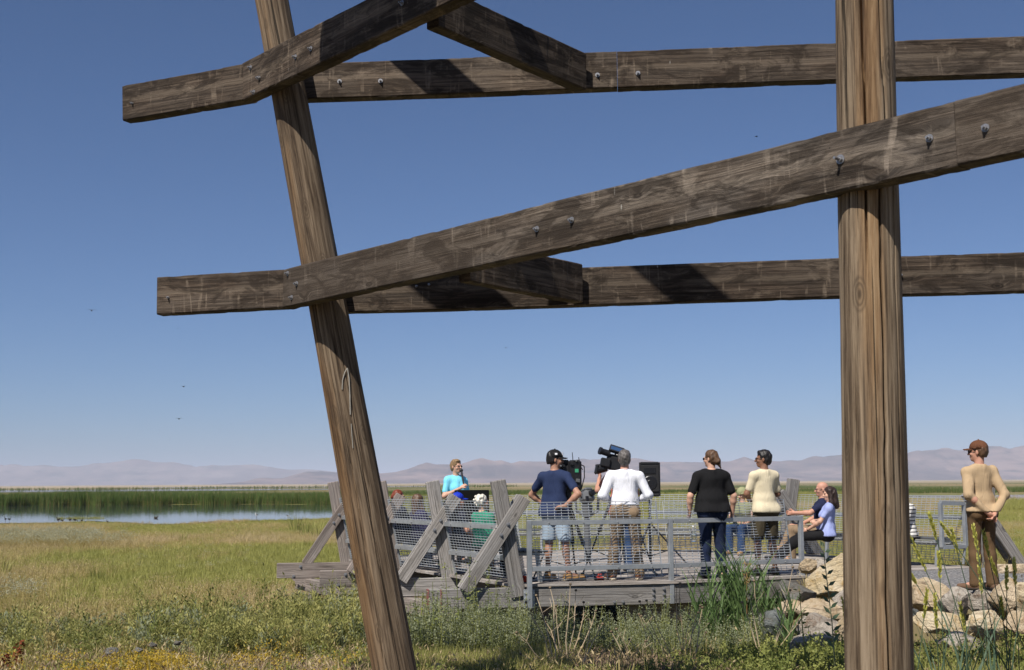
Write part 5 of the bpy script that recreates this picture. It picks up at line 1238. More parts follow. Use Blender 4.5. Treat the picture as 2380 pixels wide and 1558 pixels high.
for (px, py, w_, h_, Y, m, lb, sd) in BL: boulder(px, py, w_, h_, Y, m, lb.replace('’', "'"), sd, rot=RS.uniform(-10, 10))
boulder(1014, 1556, 46, 30, 13.2, 3, 'small pale stone at the bottom beside the left round pole', 31, name='stone', group='loose stones in the weeds')
for i, (px, py, w_) in enumerate(((318, 1512, 26), (258, 1514, 34), (355, 1500, 22), (412, 1494, 20))):
    boulder(px, py, w_, w_ * .6, 14.9, 1, ['gray stone among weeds under the dark bushy weeds', 'flat gray stone among weeds, leftmost of the loose ones', 'little gray stone behind the leftmost loose stones', 'tiny gray stone nearest the tall dark weeds'][i], 40 + i, name='stone', group='loose stones in the weeds')

# ------------------------------------------------------------------ plants
def leaf_mat(name, a, b, trans=.35, var=.5, rough=.6):
    g = N(name); oi = g.n('ShaderNodeObjectInfo'); ge = g.n('ShaderNodeNewGeometry')
    f = g.noise(g.map(ge.outputs['Position'], (1.1, 1.1, 3.0)), 1.0, 3)
    k = g.math('ADD', g.math('MULTIPLY', oi.outputs['Random'], var), g.math('MULTIPLY', f, 1 - var * .6))
    c = g.mix(g.ramp(k, [(.15, 0), (.95, 1)]), a, b); g.out(c, rough, 0, .25)
    tr = g.n('ShaderNodeBsdfTranslucent'); g.l(c, tr.inputs[0]); mx = g.n('ShaderNodeMixShader'); mx.inputs[0].default_value = trans
    g.l(g.b.outputs[0], mx.inputs[1]); g.l(tr.outputs[0], mx.inputs[2]); g.l(mx.outputs[0], g.t.nodes['Material Output'].inputs['Surface']); return g.m
L_GREEN = leaf_mat('meadow_grass_leaf', (0.219, 0.232, 0.051), (0.411, 0.392, 0.128)); L_OLIVE = leaf_mat('olive_grass_leaf', (0.296, 0.247, 0.087), (0.496, 0.398, 0.168)); L_DRY = leaf_mat('dry_grass_leaf', (.375, .290, .145), (.57, .455, .265))
L_CHEAT = leaf_mat('purple_dry_grass', (0.163, 0.106, 0.076), (0.362, 0.258, 0.184)); L_WEED = leaf_mat('bushy_weed_leaf', (.125, .150, .036), (.40, .375, .125), var=.7); L_LEAF = leaf_mat('broad_weed_leaf', (.105, .145, .030), (.32, .33, .095), var=.7)
L_PALE = leaf_mat('pale_weed_leaf', (.17, .20, .11), (.32, .34, .21)); L_YEL = leaf_mat('yellow_flower', (.34, .23, .02), (.58, .42, .055)); L_WHITE = leaf_mat('cream_flower', (.30, .30, .18), (.52, .51, .37)); L_REED = leaf_mat('far_reed_leaf', (.058, .105, .020), (.12, .175, .042))
L_REEDN = leaf_mat('reed_leaf', (.075, .135, .042), (.17, .25, .09)); L_REEDRY = leaf_mat('dry_reed_stem', (.20, .17, .06), (.32, .26, .11)); L_TWIG = leaf_mat('dry_stem', (.34, .25, .145), (.52, .42, .29), .05); L_DOCK = leaf_mat('dock_seed_red', (.13, .03, .013), (.23, .065, .024), .2)
L_SPIKE = leaf_mat('seed_spike', (.42, .41, .075), (.62, .59, .16)); L_BLUE = leaf_mat('blue_green_blade', (.045, .085, .045), (.12, .175, .105)); L_HEADDK = leaf_mat('dry_seed_head', (.09, .06, .035), (.25, .19, .12), .1)
class PB:
    """plant builder: flat blades and leaves, several materials"""
    def __init__(s): s.v = []; s.f = []; s.m = []
    def blade(s, p, az, L, w_, bend, lean=.0, seg=3, m=0, tip=.12):
        p = np.array(p, float); d = np.array((math.cos(az), math.sin(az), 0)); sd = np.array((-math.sin(az), math.cos(az), 0))
        th = random.uniform(-.9, .9); sd = sd * math.cos(th) + d * math.sin(th); b = len(s.v); a = lean
        for i in range(seg + 1):
            t = i / seg; ww = w_ * (1 - t) ** .6 / 2 + w_ * tip / 2 * (1 if i < seg else .4)
            s.v += [tuple(p - sd * ww), tuple(p + sd * ww)]
            a = lean + bend * (t + .15) ** 1.4; p = p + (d * math.sin(a) + np.array((0, 0, math.cos(a)))) * L / seg
        for i in range(seg): s.f.append((b + 2 * i, b + 2 * i + 1, b + 2 * i + 3, b + 2 * i + 2)); s.m.append(m)
    def leaf(s, p, d, L, w_, m=0, up=None):
        p = np.array(p, float); d = np.array(d, float); d /= np.linalg.norm(d) + 1e-9; u = np.random.RandomState(len(s.v)).randn(3) if up is None else np.array(up); sd = np.cross(d, u); sd /= np.linalg.norm(sd) + 1e-9
        b = len(s.v); s.v += [tuple(p), tuple(p + d * L * .45 + sd * w_ / 2), tuple(p + d * L), tuple(p + d * L * .45 - sd * w_ / 2)]; s.f.append((b, b + 1, b + 2, b + 3)); s.m.append(m)
    def stem(s, pts, r0, r1, m=0, n=4):
        for i in range(len(pts) - 1):
            mb = MB(); t0 = i / (len(pts) - 1); t1 = (i + 1) / (len(pts) - 1); mb.rod(pts[i], pts[i + 1], r0 + (r1 - r0) * t0, r0 + (r1 - r0) * t1, n, False)
            b = len(s.v); s.v += mb.v; s.f += [tuple(q + b for q in f) for f in mb.f]; s.m += [m] * len(mb.f)
    def mesh(s, name, mats): return mesh_from(name, s.v, s.f, mats, False, s.m)
U = random.uniform
def p_grass(mat, n, h0, h1, sp, w_, bend=.8, head=None):
    b = PB()
    for i in range(n):
        a = U(0, 6.283); r = sp * math.sqrt(U(0, 1)); az = a + U(-.8, .8); L = U(h0, h1); p = (r * math.cos(a), r * math.sin(a), -.02); b.blade(p, az, L, w_ * U(.7, 1.3), U(.2, 1) * bend, U(0, .25))
        if head and U(0, 1) < .35:
            q = np.array(p) + np.array((math.cos(az) * L * .42, math.sin(az) * L * .42, L * .86)); b.leaf(q, (math.cos(az), math.sin(az), .9), .05, .010, 1); b.leaf(q, (math.cos(az), math.sin(az), .5), .045, .009, 1)
    return b.mesh('grass', [mat, head or mat])
def p_weed(h, mat, stems=3, nl=46, ll=.035, lw=.009):
    b = PB()
    for s_ in range(stems):
        az = U(0, 6.283); ln = U(.05, .35); hh = h * U(.7, 1.05); x0 = np.array((U(-.08, .08), U(-.08, .08), 0)); dirv = np.array((math.cos(az) * ln, math.sin(az) * ln, 1.0)); b.stem([tuple(x0), tuple(x0 + dirv * hh)], .005, .0018, 1, 3)
        for i in range(nl):
            t = U(.08, 1); q = x0 + dirv * hh * t; a = U(0, 6.283); e = (1 - t) * .16 + .015; q2 = q + np.array((math.cos(a) * e * U(.1, 1), math.sin(a) * e * U(.1, 1), U(0, .10) * (1.15 - t)))
            b.leaf(q2, (math.cos(a) * .7, math.sin(a) * .7, U(.3, 1.2)), ll * U(.7, 1.5), lw * U(.8, 1.5), 0)
    return b.mesh('weed', [mat, mat])
def p_leafy(h, mat, topmat, stems=4, nl=22, ll=.05, lw=.035):
    b = PB()
    for s_ in range(stems):
        az = U(0, 6.283); ln = U(.05, .3); hh = h * U(.65, 1.08); x0 = np.array((U(-.1, .1), U(-.1, .1), 0)); dirv = np.array((math.cos(az) * ln, math.sin(az) * ln, 1.0)); b.stem([tuple(x0), tuple(x0 + dirv * hh)], .006, .002, 0, 3)
        for i in range(nl):
            t = U(.05, 1); q = x0 + dirv * hh * t; a = U(0, 6.283); sz = (1.25 - t); e = .05 * sz
            b.leaf(q + np.array((math.cos(a) * e, math.sin(a) * e, 0)), (math.cos(a), math.sin(a), U(-.3, .6)), ll * sz * U(.6, 1.3), lw * sz * U(.6, 1.2), 0 if t < .8 else 1, (U(-.4, .4), U(-.4, .4), 1))
            if t > .66:
                for z in range(3): b.leaf(q + RS.randn(3) * .018, RS.randn(3), .020, .016, 1)
    return b.mesh('leafy_weed', [mat, topmat])
def p_flower(h, mat, fm, n=16, nf=5, sz=.02, sp=.14):
    b = PB()
    for i in range(n):
        a = U(0, 6.283); r = sp * math.sqrt(U(0, 1)); hh = h * U(.65, 1.05); p = np.array((r * math.cos(a), r * math.sin(a), 0)); q = p * 1.5 + np.array((0, 0, hh)); b.stem([tuple(p), tuple(q)], .004, .002, 0, 3)
        for j in range(5): t = U(.1, .8); b.leaf(p + (q - p) * t, (U(-1, 1), U(-1, 1), .6), .05, .011, 0)
        for j in range(nf): b.leaf(q + RS.randn(3) * (.028, .028, .02), RS.randn(3) + (0, 0, .5), sz * U(.7, 1.4), sz * U(.7, 1.2), 1)
    return b.mesh('flower', [mat, fm])
def p_reed(h, mat, n=15, w_=.03, sp=.28):
    b = PB()
    for i in range(n):
        a = U(0, 6.283); r = sp * math.sqrt(U(0, 1)); b.blade((r * math.cos(a), r * math.sin(a), 0), U(0, 6.283), h * U(.7, 1.1), w_, U(.0, .45), U(0, .10), 3, 0 if U(0, 1) > .10 else 1)
    for i in range(3): a = U(0, 6.283); b.blade((sp * math.cos(a), sp * math.sin(a), 0), a, h * .45, w_ * .7, .5, .1, 2, 1)
    return b.mesh('reeds', [mat, L_REEDRY])
def scatter_tree():
    ng = bpy.data.node_groups.new('scatter', 'GeometryNodeTree'); ng.interface.new_socket('Geometry', in_out='INPUT', socket_type='NodeSocketGeometry'); ng.interface.new_socket('Plants', in_out='INPUT', socket_type='NodeSocketCollection'); ng.interface.new_socket('Geometry', in_out='OUTPUT', socket_type='NodeSocketGeometry')
    n = ng.nodes; gi = n.new('NodeGroupInput'); go = n.new('NodeGroupOutput'); ci = n.new('GeometryNodeCollectionInfo'); ci.inputs['Separate Children'].default_value = True; ci.inputs['Reset Children'].default_value = True; io = n.new('GeometryNodeInstanceOnPoints'); io.inputs['Pick Instance'].default_value = True
    def at_(nm, ty): x = n.new('GeometryNodeInputNamedAttribute'); x.data_type = ty; x.inputs['Name'].default_value = nm; return x.outputs['Attribute']
    L = ng.links.new; L(gi.outputs['Geometry'], io.inputs['Points']); L(gi.outputs['Plants'], ci.inputs['Collection']); L(ci.outputs['Instances'], io.inputs['Instance']); L(at_('idx', 'INT'), io.inputs['Instance Index'])
    er = n.new('FunctionNodeEulerToRotation'); L(at_('rot', 'FLOAT_VECTOR'), er.inputs[0]); L(er.outputs[0], io.inputs['Rotation']); L(at_('scl', 'FLOAT_VECTOR'), io.inputs['Scale']); L(io.outputs[0], go.inputs[0]); return ng
SCT = scatter_tree()
def scatter(name, protos, P, scl, wts=None, tilt=.12, flat=1.0):
    P = np.asarray(P, float); n = len(P)
    if n == 0: return
    c = bpy.data.collections.new(name + '_kinds')
    for i, me in enumerate(protos): c.objects.link(bpy.data.objects.new('%s_kind_%02d' % (name, i), me))
    me = bpy.data.meshes.new(name); me.vertices.add(n); me.vertices.foreach_set('co', P.astype(np.float32).ravel())
    a = me.attributes.new('idx', 'INT', 'POINT'); a.data.foreach_set('value', RS.choice(len(protos), n, p=wts).astype(np.int32))
    r = np.stack([RS.uniform(-tilt, tilt, n), RS.uniform(-tilt, tilt, n), RS.uniform(0, 6.283, n)], 1); a = me.attributes.new('rot', 'FLOAT_VECTOR', 'POINT'); a.data.foreach_set('vector', r.astype(np.float32).ravel())
    s = np.asarray(scl, float)[:, None] * np.stack([RS.uniform(.85, 1.2, n), RS.uniform(.85, 1.2, n), RS.uniform(.75, 1.2, n) * flat], 1); a = me.attributes.new('scl', 'FLOAT_VECTOR', 'POINT'); a.data.foreach_set('vector', s.astype(np.float32).ravel())
    o = link_mesh(name, me); o['kind'] = 'stuff'; md = o.modifiers.new('scatter', 'NODES'); md.node_group = SCT
    for it in SCT.interface.items_tree:
        if it.item_type == 'SOCKET' and it.in_out == 'INPUT' and it.socket_type == 'NodeSocketCollection': md[it.identifier] = c
    return o
def inpoly(x, y, poly):
    r = np.zeros(len(x), bool)
    for i in range(len(poly)):
        (x0, y0), (x1, y1) = poly[i], poly[(i + 1) % len(poly)]
        r ^= ((y0 > y) != (y1 > y)) & (x < (x1 - x0) * (y - y0) / (y1 - y0 + 1e-12) + x0)
    return r
def pcol(x, y, z):                       # picture column and row of ground points
    q = np.stack([x - EYE.x, y - EYE.y, z - EYE.z], 1) @ np.array(CAMROT); return WPX / 2 + FPX * q[:, 0] / -q[:, 2], HPX / 2 - FPX * q[:, 1] / -q[:, 2]
def field(n, y0, y1, power=1.0, margin=.43):
    """points over the view's wedge of ground; power 1 is even, smaller thins with distance"""
    t = RS.uniform(0, 1, n); y = (y0 ** (1 + power) + t * (y1 ** (1 + power) - y0 ** (1 + power))) ** (1 / (1 + power)); x = RS.uniform(-1, 1, n) * (margin * y + .8)
    ok = ~inpoly(x, y, [(p[0], p[1]) for p in DECK]) & (np.abs(x - 0) < 1e9)
    fill = (x > 4.3) & (y > np.interp(x, [4.3, 5, 6.2, 9, 14], [17.0, 15.4, 14.3, 13.9, 13.8])) & (y < np.interp(x, [4, 7.3, 9, 14], [21, 20.9, 20.9, 21.2])); ok &= ~fill
    x, y = x[ok], y[ok]; return x, y, hgt(x, y)
def shore(px): return np.interp(px, [-100, 0, 120, 200, 300, 390, 440, 520, 660, 760, 835, 860], [1222, 1219, 1218, 1214, 1217, 1221, 1218, 1212, 1210, 1207, 1199, 1150])
# --- meadow: three sorts of grass picked by patch
X_, Y_, Z_ = field(60000, 15.5, 95, .35); px, py = pcol(X_, Y_, Z_); ok = ~((px < 858) & (py < shore(px))); X_, Y_, Z_ = X_[ok], Y_[ok], Z_[ok]
pt = fbm(X_ * .16 + 3, Y_ * .075, 4, 21) + .10 * (RS.rand(len(X_)) - .5) - .16 * smoothstep(-5, 5, X_) * smoothstep(20, 27, Y_) - .015 ; sc_ = np.interp(Y_, [15, 40, 62, 95], [.8, .85, .62, .6])
P_ = np.stack([X_, Y_, Z_], 1)
g1 = [p_grass(L_GREEN, 26, .14, .34, .15, .010) for i in range(4)]; g2 = [p_grass(L_OLIVE, 24, .14, .36, .15, .010, 1.1, L_DRY) for i in range(4)]; g3 = [p_grass(L_DRY, 24, .16, .40, .15, .009, 1.2, L_DRY) for i in range(4)]
pt = pt + .13 * (RS.rand(len(pt)) - .5)
for nm, m_, pr in (('meadow_grass', pt < .475, g1), ('meadow_grass', (pt >= .475) & (pt < .60), g2), ('dry_grass', pt >= .60, g3)): scatter(nm, pr, P_[m_], sc_[m_])
X_, Y_, Z_ = field(26000, 95, 240, .2); px, py = pcol(X_, Y_, Z_); ok = (px > 846); X_, Y_, Z_ = X_[ok], Y_[ok], Z_[ok]; pt = fbm(X_ * .05, Y_ * .02, 4, 33) - .05
P_ = np.stack([X_, Y_, Z_], 1); w1 = px[ok] > 2080; wet = w1 & (py[ok] < 1164)
scatter('meadow_grass', g1, P_[(pt < .52) & ~wet], np.full(((pt < .52) & ~wet).sum(), 1.9)); scatter('dry_grass', g3 + g2, P_[(pt >= .52) & ~wet], np.full(((pt >= .52) & ~wet).sum(), 1.9))
# --- reed beds beyond the water
reeds = [p_reed(1.75, L_REED) for i in range(5)]
def band(px0, px1, Y0, Y1, n, sc, z=WZ - .08, jag=6):
    t = RS.rand(n) ** 1.6; pxs = RS.uniform(px0, px1, n); Y = Y0 + (Y1 - Y0) * t; Y = Y + (fbm(pxs * .012, pxs * 0 + Y0, 3, 5) - .5) * jag * 2; X = (pxs - WPX / 2) / FPX * Y
    return np.stack([X, Y, np.full(n, z)], 1), sc * RS.uniform(.8, 1.12, n) * (.58 + .84 * fbm(X * .06, Y * .05, 4, 7))
P_, s_ = band(-60, 880, 149, 190, 9000, .70); scatter('reed_bed', reeds, P_, s_, tilt=.06)
P_, s_ = band(830, 1400, 215, 290, 4500, .44, jag=14); scatter('reed_bed', reeds, P_, s_, tilt=.06)
P_, s_ = band(1250, 2500, 232, 300, 8000, .44, jag=16); scatter('reed_bed', reeds, P_, s_, tilt=.06)
P_, s_ = band(-80, 1200, 640, 900, 2600, .85, jag=40); keep = fbm(P_[:, 0] * .012, P_[:, 1] * .006, 3, 3) > .47; scatter('reed_bed', reeds, P_[keep], s_[keep], tilt=.05, flat=.9)
P_, s_ = band(850, 2500, 520, 800, 2600, .30, jag=60); keep = fbm(P_[:, 0] * .014, P_[:, 1] * .006, 3, 13) > .52; scatter('reed_bed', reeds, P_[keep], s_[keep], tilt=.05, flat=.75)
P_, s_ = band(140, 246, 88, 91, 130, .8, jag=.3); scatter('marsh_grass', g1, P_, s_, tilt=.2)
# --- white flowering patch on the left
pep = [p_flower(.75, L_OLIVE, L_WHITE, 22, 5, .030, .3) for i in range(4)]
def patch(px0, px1, Y0, Y1, n):
    pxs = RS.uniform(px0, px1, n); Y = RS.uniform(Y0, Y1, n); X = (pxs - WPX / 2) / FPX * Y; return np.stack([X, Y, hgt(X, Y)], 1)
scatter('white_flowers', pep, patch(-60, 235, 47, 57, 520), RS.uniform(.45, .75, 520)); scatter('white_flowers', pep, patch(200, 320, 48, 55, 60), RS.uniform(.35, .65, 60)); scatter('white_flowers', pep, patch(20, 110, 23, 28, 16), RS.uniform(.45, .7, 16)); scatter('white_flowers', pep, patch(330, 640, 34, 46, 36), RS.uniform(.2, .38, 36))
scatter('white_flowers', pep, patch(2260, 2420, 40, 60, 60), RS.uniform(.25, .5, 60))
# --- foreground: brown dry grass, bushy dark weeds, broad leaves, yellow flowers
cheat = [p_grass(L_CHEAT, 34, .10, .30, .14, .008, 1.2, L_CHEAT) for i in range(4)]; weeds = [p_weed(h, m_, 5, 44, .05, .016) for h, m_ in ((.5, L_WEED), (.7, L_WEED), (.9, L_WEED), (.6, L_LEAF), (.55, L_OLIVE), (.65, L_PALE))]; leafy = [p_leafy(h, L_LEAF, L_PALE) for h in (.45, .6, .75, .55)]; low = [p_leafy(h, L_LEAF, L_LEAF, 5, 20, .06, .045) for h in (.18, .25, .3)]; yel = [p_flower(h, L_OLIVE, L_YEL, 26, 9, .016, .16) for h in (.25, .32, .28)]
lac = [p_grass(L_GREEN, 44, .2, .5, .16, .006, .9) for i in range(3)]
def fg(n, px0, px1, Y0, Y1, thr=None, seed=0, fr=.5):
    pxs = RS.uniform(px0, px1, n); Y = RS.uniform(Y0, Y1, n); X = (pxs - WPX / 2) / FPX * Y; ok = np.ones(n, bool)
    if thr is not None: ok = fbm(X * fr, Y * fr, 3, seed) > thr
    ok &= ~inpoly(X, Y, [(p[0], p[1]) for p in DECK]); X, Y = X[ok], Y[ok]; return np.stack([X, Y, hgt(X, Y)], 1)
def put(name, pr, P, a, b, **k): scatter(name, pr, P, RS.uniform(a, b, len(P)), **k)
put('brown_grass', cheat, fg(9000, -60, 2450, 11.6, 15.2, .40, 3), .7, 1.2); put('brown_grass', cheat, fg(3000, -60, 800, 15, 22, .52, 4), .7, 1.2)
put('dry_grass', g3, fg(2000, -60, 2450, 12, 15.5, .47, 9), .6, 1.1); put('meadow_grass', g2 + g1, fg(2600, -60, 2450, 12, 15.6, .36, 29), .8, 1.35); put('yellow_flowers', yel, fg(150, -20, 840, 12.8, 14.4, .44, 26, 1.3), .7, 1.15)
put('bushy_weeds', weeds, fg(900, 330, 870, 15.6, 20.5, .40, 5), .6, 1.1); put('bushy_weeds', weeds, fg(380, -60, 340, 15.2, 18.5, .46, 6), .4, .95); put('bushy_weeds', weeds, fg(260, 500, 760, 14.6, 15.8, .45, 7), .6, .9)
put('leafy_weeds', leafy, fg(760, 930, 1230, 15.0, 17.1, .32, 8), .6, 1.15); put('leafy_weeds', leafy, fg(900, 1200, 1830, 15.2, 17.6, .38, 10), .5, 1.0); put('leafy_weeds', leafy, fg(300, 680, 900, 17, 21, .4, 12), .7, 1.1)
put('low_weeds', low, fg(1500, 880, 2100, 12.6, 15.4, .47, 14), .7, 1.3); put('low_weeds', low, fg(420, 1700, 2440, 12.2, 14.4, .42, 15), .9, 1.6); put('low_weeds', low, fg(500, -40, 900, 12.4, 15.5, .52, 16), .7, 1.2)
put('green_grass', lac, fg(1500, 880, 1300, 13, 15.4, .42, 17), .6, 1.0); put('green_grass', lac, fg(1200, -60, 900, 15, 19, .48, 18), .6, 1.0); put('green_grass', lac, fg(500, 2080, 2440, 11.5, 13.8, .40, 19), .6, 1.1)
for a_, b_, n_ in ((70, 140, 14), (149, 275, 52), (323, 420, 34), (445, 490, 14), (640, 790, 46), (560, 640, 6), (1340, 1700, 10), (720, 860, 22)): put('yellow_flowers', yel, fg(n_, a_, b_, 12.8, 14.2, .47, 26, 1.3), .6, 1.1)
# ------------------------------------------------------------------ single plants
def ground_at(px, Y):
    X = (px - WPX / 2) / FPX * Y; return Vector((X, Y, float(hgt(np.array([X]), np.array([Y]))[0])))
def plant_part(name, pb, mats, parent): return link_mesh(name, pb.mesh(name, mats), parent, Matrix.Identity(4))
# green reeds in front of the deck: every stalk a part
def reed_stalk(parent, base, h, lean):
    b = PB(); base = Vector(base); a = random.uniform(0, 6.28); d = Vector((math.cos(a), math.sin(a) * .6, 0)) * lean
    pts = [base + Vector((0, 0, h * t)) + d * t * t for t in (0, .3, .6, .9)]; b.stem([tuple(p) for p in pts], .0055, .003, 0, 5)
    for i in range(8):
        t = .12 + .84 * i / 8; p = base + Vector((0, 0, h * t * .9)) + d * t * t; az = random.choice((0, math.pi)) + random.uniform(-1.2, 1.2); b.blade(tuple(p), az, h * U(.34, .52), U(.017, .030), U(.35, 1.0), U(.12, .42), 4, 0)
    plant_part('stalk', b, [L_REEDN], parent)
rc = ground_at(1706, 16.3); t = thing('reed_clump', 'clump of tall green reeds growing in front of the right railing panel', 'reeds', rc)
for i in range(60):
    px = random.gauss(1694, 48); px = min(1790, max(1612, px)); p = ground_at(px, random.uniform(16.0, 16.75)); reed_stalk(t, p, U(.95, 1.45) * (1.12 - abs(px - 1692) / 230), U(.05, .30))
b = PB(); p = ground_at(1718, 16.1); b.stem([tuple(p), tuple(p + Vector((.03, 0, 1.1)))], .005, .003, 0, 5)
for i in range(60): q = p + Vector((.03 + U(-.03, .035), U(-.02, .02), U(1.02, 1.28))); b.leaf(tuple(q), (U(-.5, .5), U(-.3, .3), U(-.6, .8)), .055, .010, 0)
plant_part('plume', b, [leaf_mat('orange_plume', (.36, .22, .08), (.55, .37, .17))], t)
t2 = thing('reed_clump', 'few narrow green reeds beside the dark boulder, right of the tall clump', 'reeds', ground_at(1815, 15.0))
for i in range(5): reed_stalk(t2, ground_at(U(1806, 1826), U(14.8, 15.2)), U(.7, 1.05), .08)
# pale dry stalks with seed heads
def dry_plant(base_px, Y, tips, label, r=.0075, mat=L_TWIG, tail=.0):
    B = ground_at(base_px, Y); t = thing('dry_stalk', label, 'dry plant', B, 'dry branching stalks before the deck'); B = Vector(B) - Vector((0, 0, .03)); fork = None
    for i, (tx, ty) in enumerate(tips):
        T = at(tx, ty, Y + U(-.15, .25)); b = PB(); mid = B.lerp(T, .45) + Vector((U(-.06, .06), U(-.05, .05), U(.0, .06))); start = B if i == 0 else B.lerp(first, U(.2, .5)); first = mid if i == 0 else first
        if i: mid = start.lerp(T, .5) + Vector((U(-.05, .05), 0, U(-.02, .05)))
        b.stem([tuple(start), tuple(start.lerp(mid, .5) + Vector((U(-.02, .02), 0, .01))), tuple(mid), tuple(mid.lerp(T, .6) + Vector((U(-.025, .025), 0, 0))), tuple(T)], r if i == 0 else r * .75, .003, 0, 5)
        for q in range(2):
            s0 = mid.lerp(T, U(.2, .7)); b.stem([tuple(s0), tuple(s0 + Vector((U(-.12, .12), U(-.05, .05), U(.05, .14))))], .0035, .002, 0, 4)
        st = plant_part('branch', b, [mat], t)
        m = MB(); m.ball(T, (.016, .016, .014), None, 6, 5); m.build('seed_head', L_HEADDK, st, smooth=True)
dry_plant(1541, 14.6, [(1485, 1428), (1490, 1432), (1462, 1486)], 'pale dry stalk leaning left under the front left railing panel')
dry_plant(1578, 14.4, [(1580, 1356), (1572, 1364), (1627, 1408)], 'tall straight dry stalk in front of the bolted beam joint')
dry_plant(1574, 14.5, [(1486, 1398), (1502, 1396), (1604, 1440)], 'dry stalk with two heads leaning left across the beam')
dry_plant(1590, 14.0, [(1632, 1412), (1622, 1424), (1640, 1470)], 'curved dry stalk leaning right before the reeds')
dry_plant(1477, 14.0, [(1420, 1468), (1432, 1462), (1500, 1490)], 'low dry stalk with pale heads in the middle of the weeds')
dry_plant(1312, 14.2, [(1325, 1358), (1338, 1372), (1292, 1408), (1356, 1400), (1268, 1446), (1384, 1420)], 'largest dry branching plant below the hands-on-hips person', .011)
dry_plant(1290, 13.7, [(1246, 1384), (1278, 1366), (1222, 1400), (1200, 1470)], 'dry branching plant at the corner post of the railing', .010)
dry_plant(1330, 13.4, [(1400, 1450), (1424, 1490), (1366, 1440), (1210, 1520)], 'sprawling dry plant lying low in the central weeds', .010)
dry_plant(1766, 14.4, [(1842, 1318), (1836, 1372), (1752, 1350)], 'dry stalk leaning right across the rounded gray boulder')
dry_plant(1775, 14.0, [(1724, 1400), (1742, 1382), (1852, 1452)], 'forked dry stalk at the foot of the reeds', .009)
# tall soft weeds before the left beam ends
def tall_weed(px, Y, top, label):
    B = ground_at(px, Y); t = thing('tall_weed', label, 'weed', B, 'tall leafy weeds before the beam end'); T = at(px + U(-8, 8), top, Y); b = PB(); B = Vector(B); b.stem([tuple(B), tuple(B.lerp(T, .5) + Vector((U(-.03, .03), 0, 0))), tuple(T)], .0065, .003, 0, 5); plant_part('stem', b, [L_LEAF], t)
    l = PB(); f = PB()
    for i in range(26):
        u_ = U(.1, 1); p = B.lerp(T, u_); a = U(0, 6.28); sz = 1.25 - u_; l.leaf(tuple(p), (math.cos(a), math.sin(a), U(-.4, .5)), .10 * sz + .02, .065 * sz + .012, 0, (U(-.3, .3), U(-.3, .3), 1))
        if u_ > .55:
            q = p + Vector((U(-.07, .07), U(-.04, .04), U(.0, .06)))
            for k in range(4): f.leaf(tuple(q + Vector((U(-.016, .016), U(-.016, .016), U(-.016, .016)))), (U(-1, 1), U(-1, 1), U(-.3, 1)), .024, .018, 0)
    plant_part('leaves', l, [L_LEAF], t)['kind'] = 'stuff'; plant_part('buds', f, [L_PALE], t)['kind'] = 'stuff'
TW = ((1012, 1352, 'tall soft weed rising right at the red-edged beam end'), (1040, 1306, 'second tallest soft weed, right of the red-edged beam end'), (1062, 1330, 'soft weed just left of the tallest of its group'), (1086, 1290, 'tallest soft weed of the group before the front beam end'), (1110, 1340, 'soft weed just right of the tallest of its group'), (1132, 1312, 'tall soft weed below the front corner brace foot'), (1160, 1350, 'soft weed between the corner brace foot and the railing post'), (982, 1376, 'low soft weed left of the red-edged beam end'), (1096, 1372, 'short soft weed at the foot of the tallest one'), (1182, 1366, 'soft weed nearest the railing corner post'), (960, 1350, 'soft weed nearest the left round pole'))
for i, (px, top, lb) in enumerate(TW): tall_weed(px, U(15.9, 16.4) if i % 2 else U(15.2, 15.8), top, lb)
# prickly stem between camera and boulders
B = Vector(ground_at(1921, 12.6)); T = at(1911, 1263, 12.6); t = thing('prickly_lettuce', 'single tall leafy stem left of the right pole, against the golden boulder', 'weed', B)
b = PB(); b.stem([tuple(B), tuple(B.lerp(T, .5) + Vector((.02, 0, 0))), tuple(T)], .0075, .004, 0, 6); plant_part('stem', b, [L_PALE], t)
for i in range(19):
    u_ = .34 + .64 * i / 18; p = B.lerp(T, u_) + Vector((.015, 0, 0)); sg = 1 if i % 2 else -1; l = PB(); l.leaf(tuple(p), (sg * U(.5, 1), U(-.5, .3), U(.3, 1.0)), .13 * (1.25 - u_ * .75), .036, 0, (0, -1, .4)); plant_part('leaf', l, [L_BLUE], t)
B = Vector(ground_at(1862, 12.9)); T = at(1856, 1362, 12.9); t = thing('tall_weed', 'thin budding green stem in front of the warm gray boulder', 'weed', B)
b = PB(); b.stem([tuple(B), tuple(B.lerp(T, .6) + Vector((-.01, 0, 0))), tuple(T)], .0075, .003, 0, 6); plant_part('stem', b, [L_LEAF], t); l = PB()
for i in range(34): u_ = U(.45, 1); p = B.lerp(T, u_) + Vector((U(-.10, .10) * (1.3 - u_), 0, 0)); l.leaf(tuple(p), (U(-1, 1), U(-1, .5), U(-.3, .8)), U(.02, .06), U(.012, .03), 0)
plant_part('leaves', l, [L_LEAF], t)['kind'] = 'stuff'
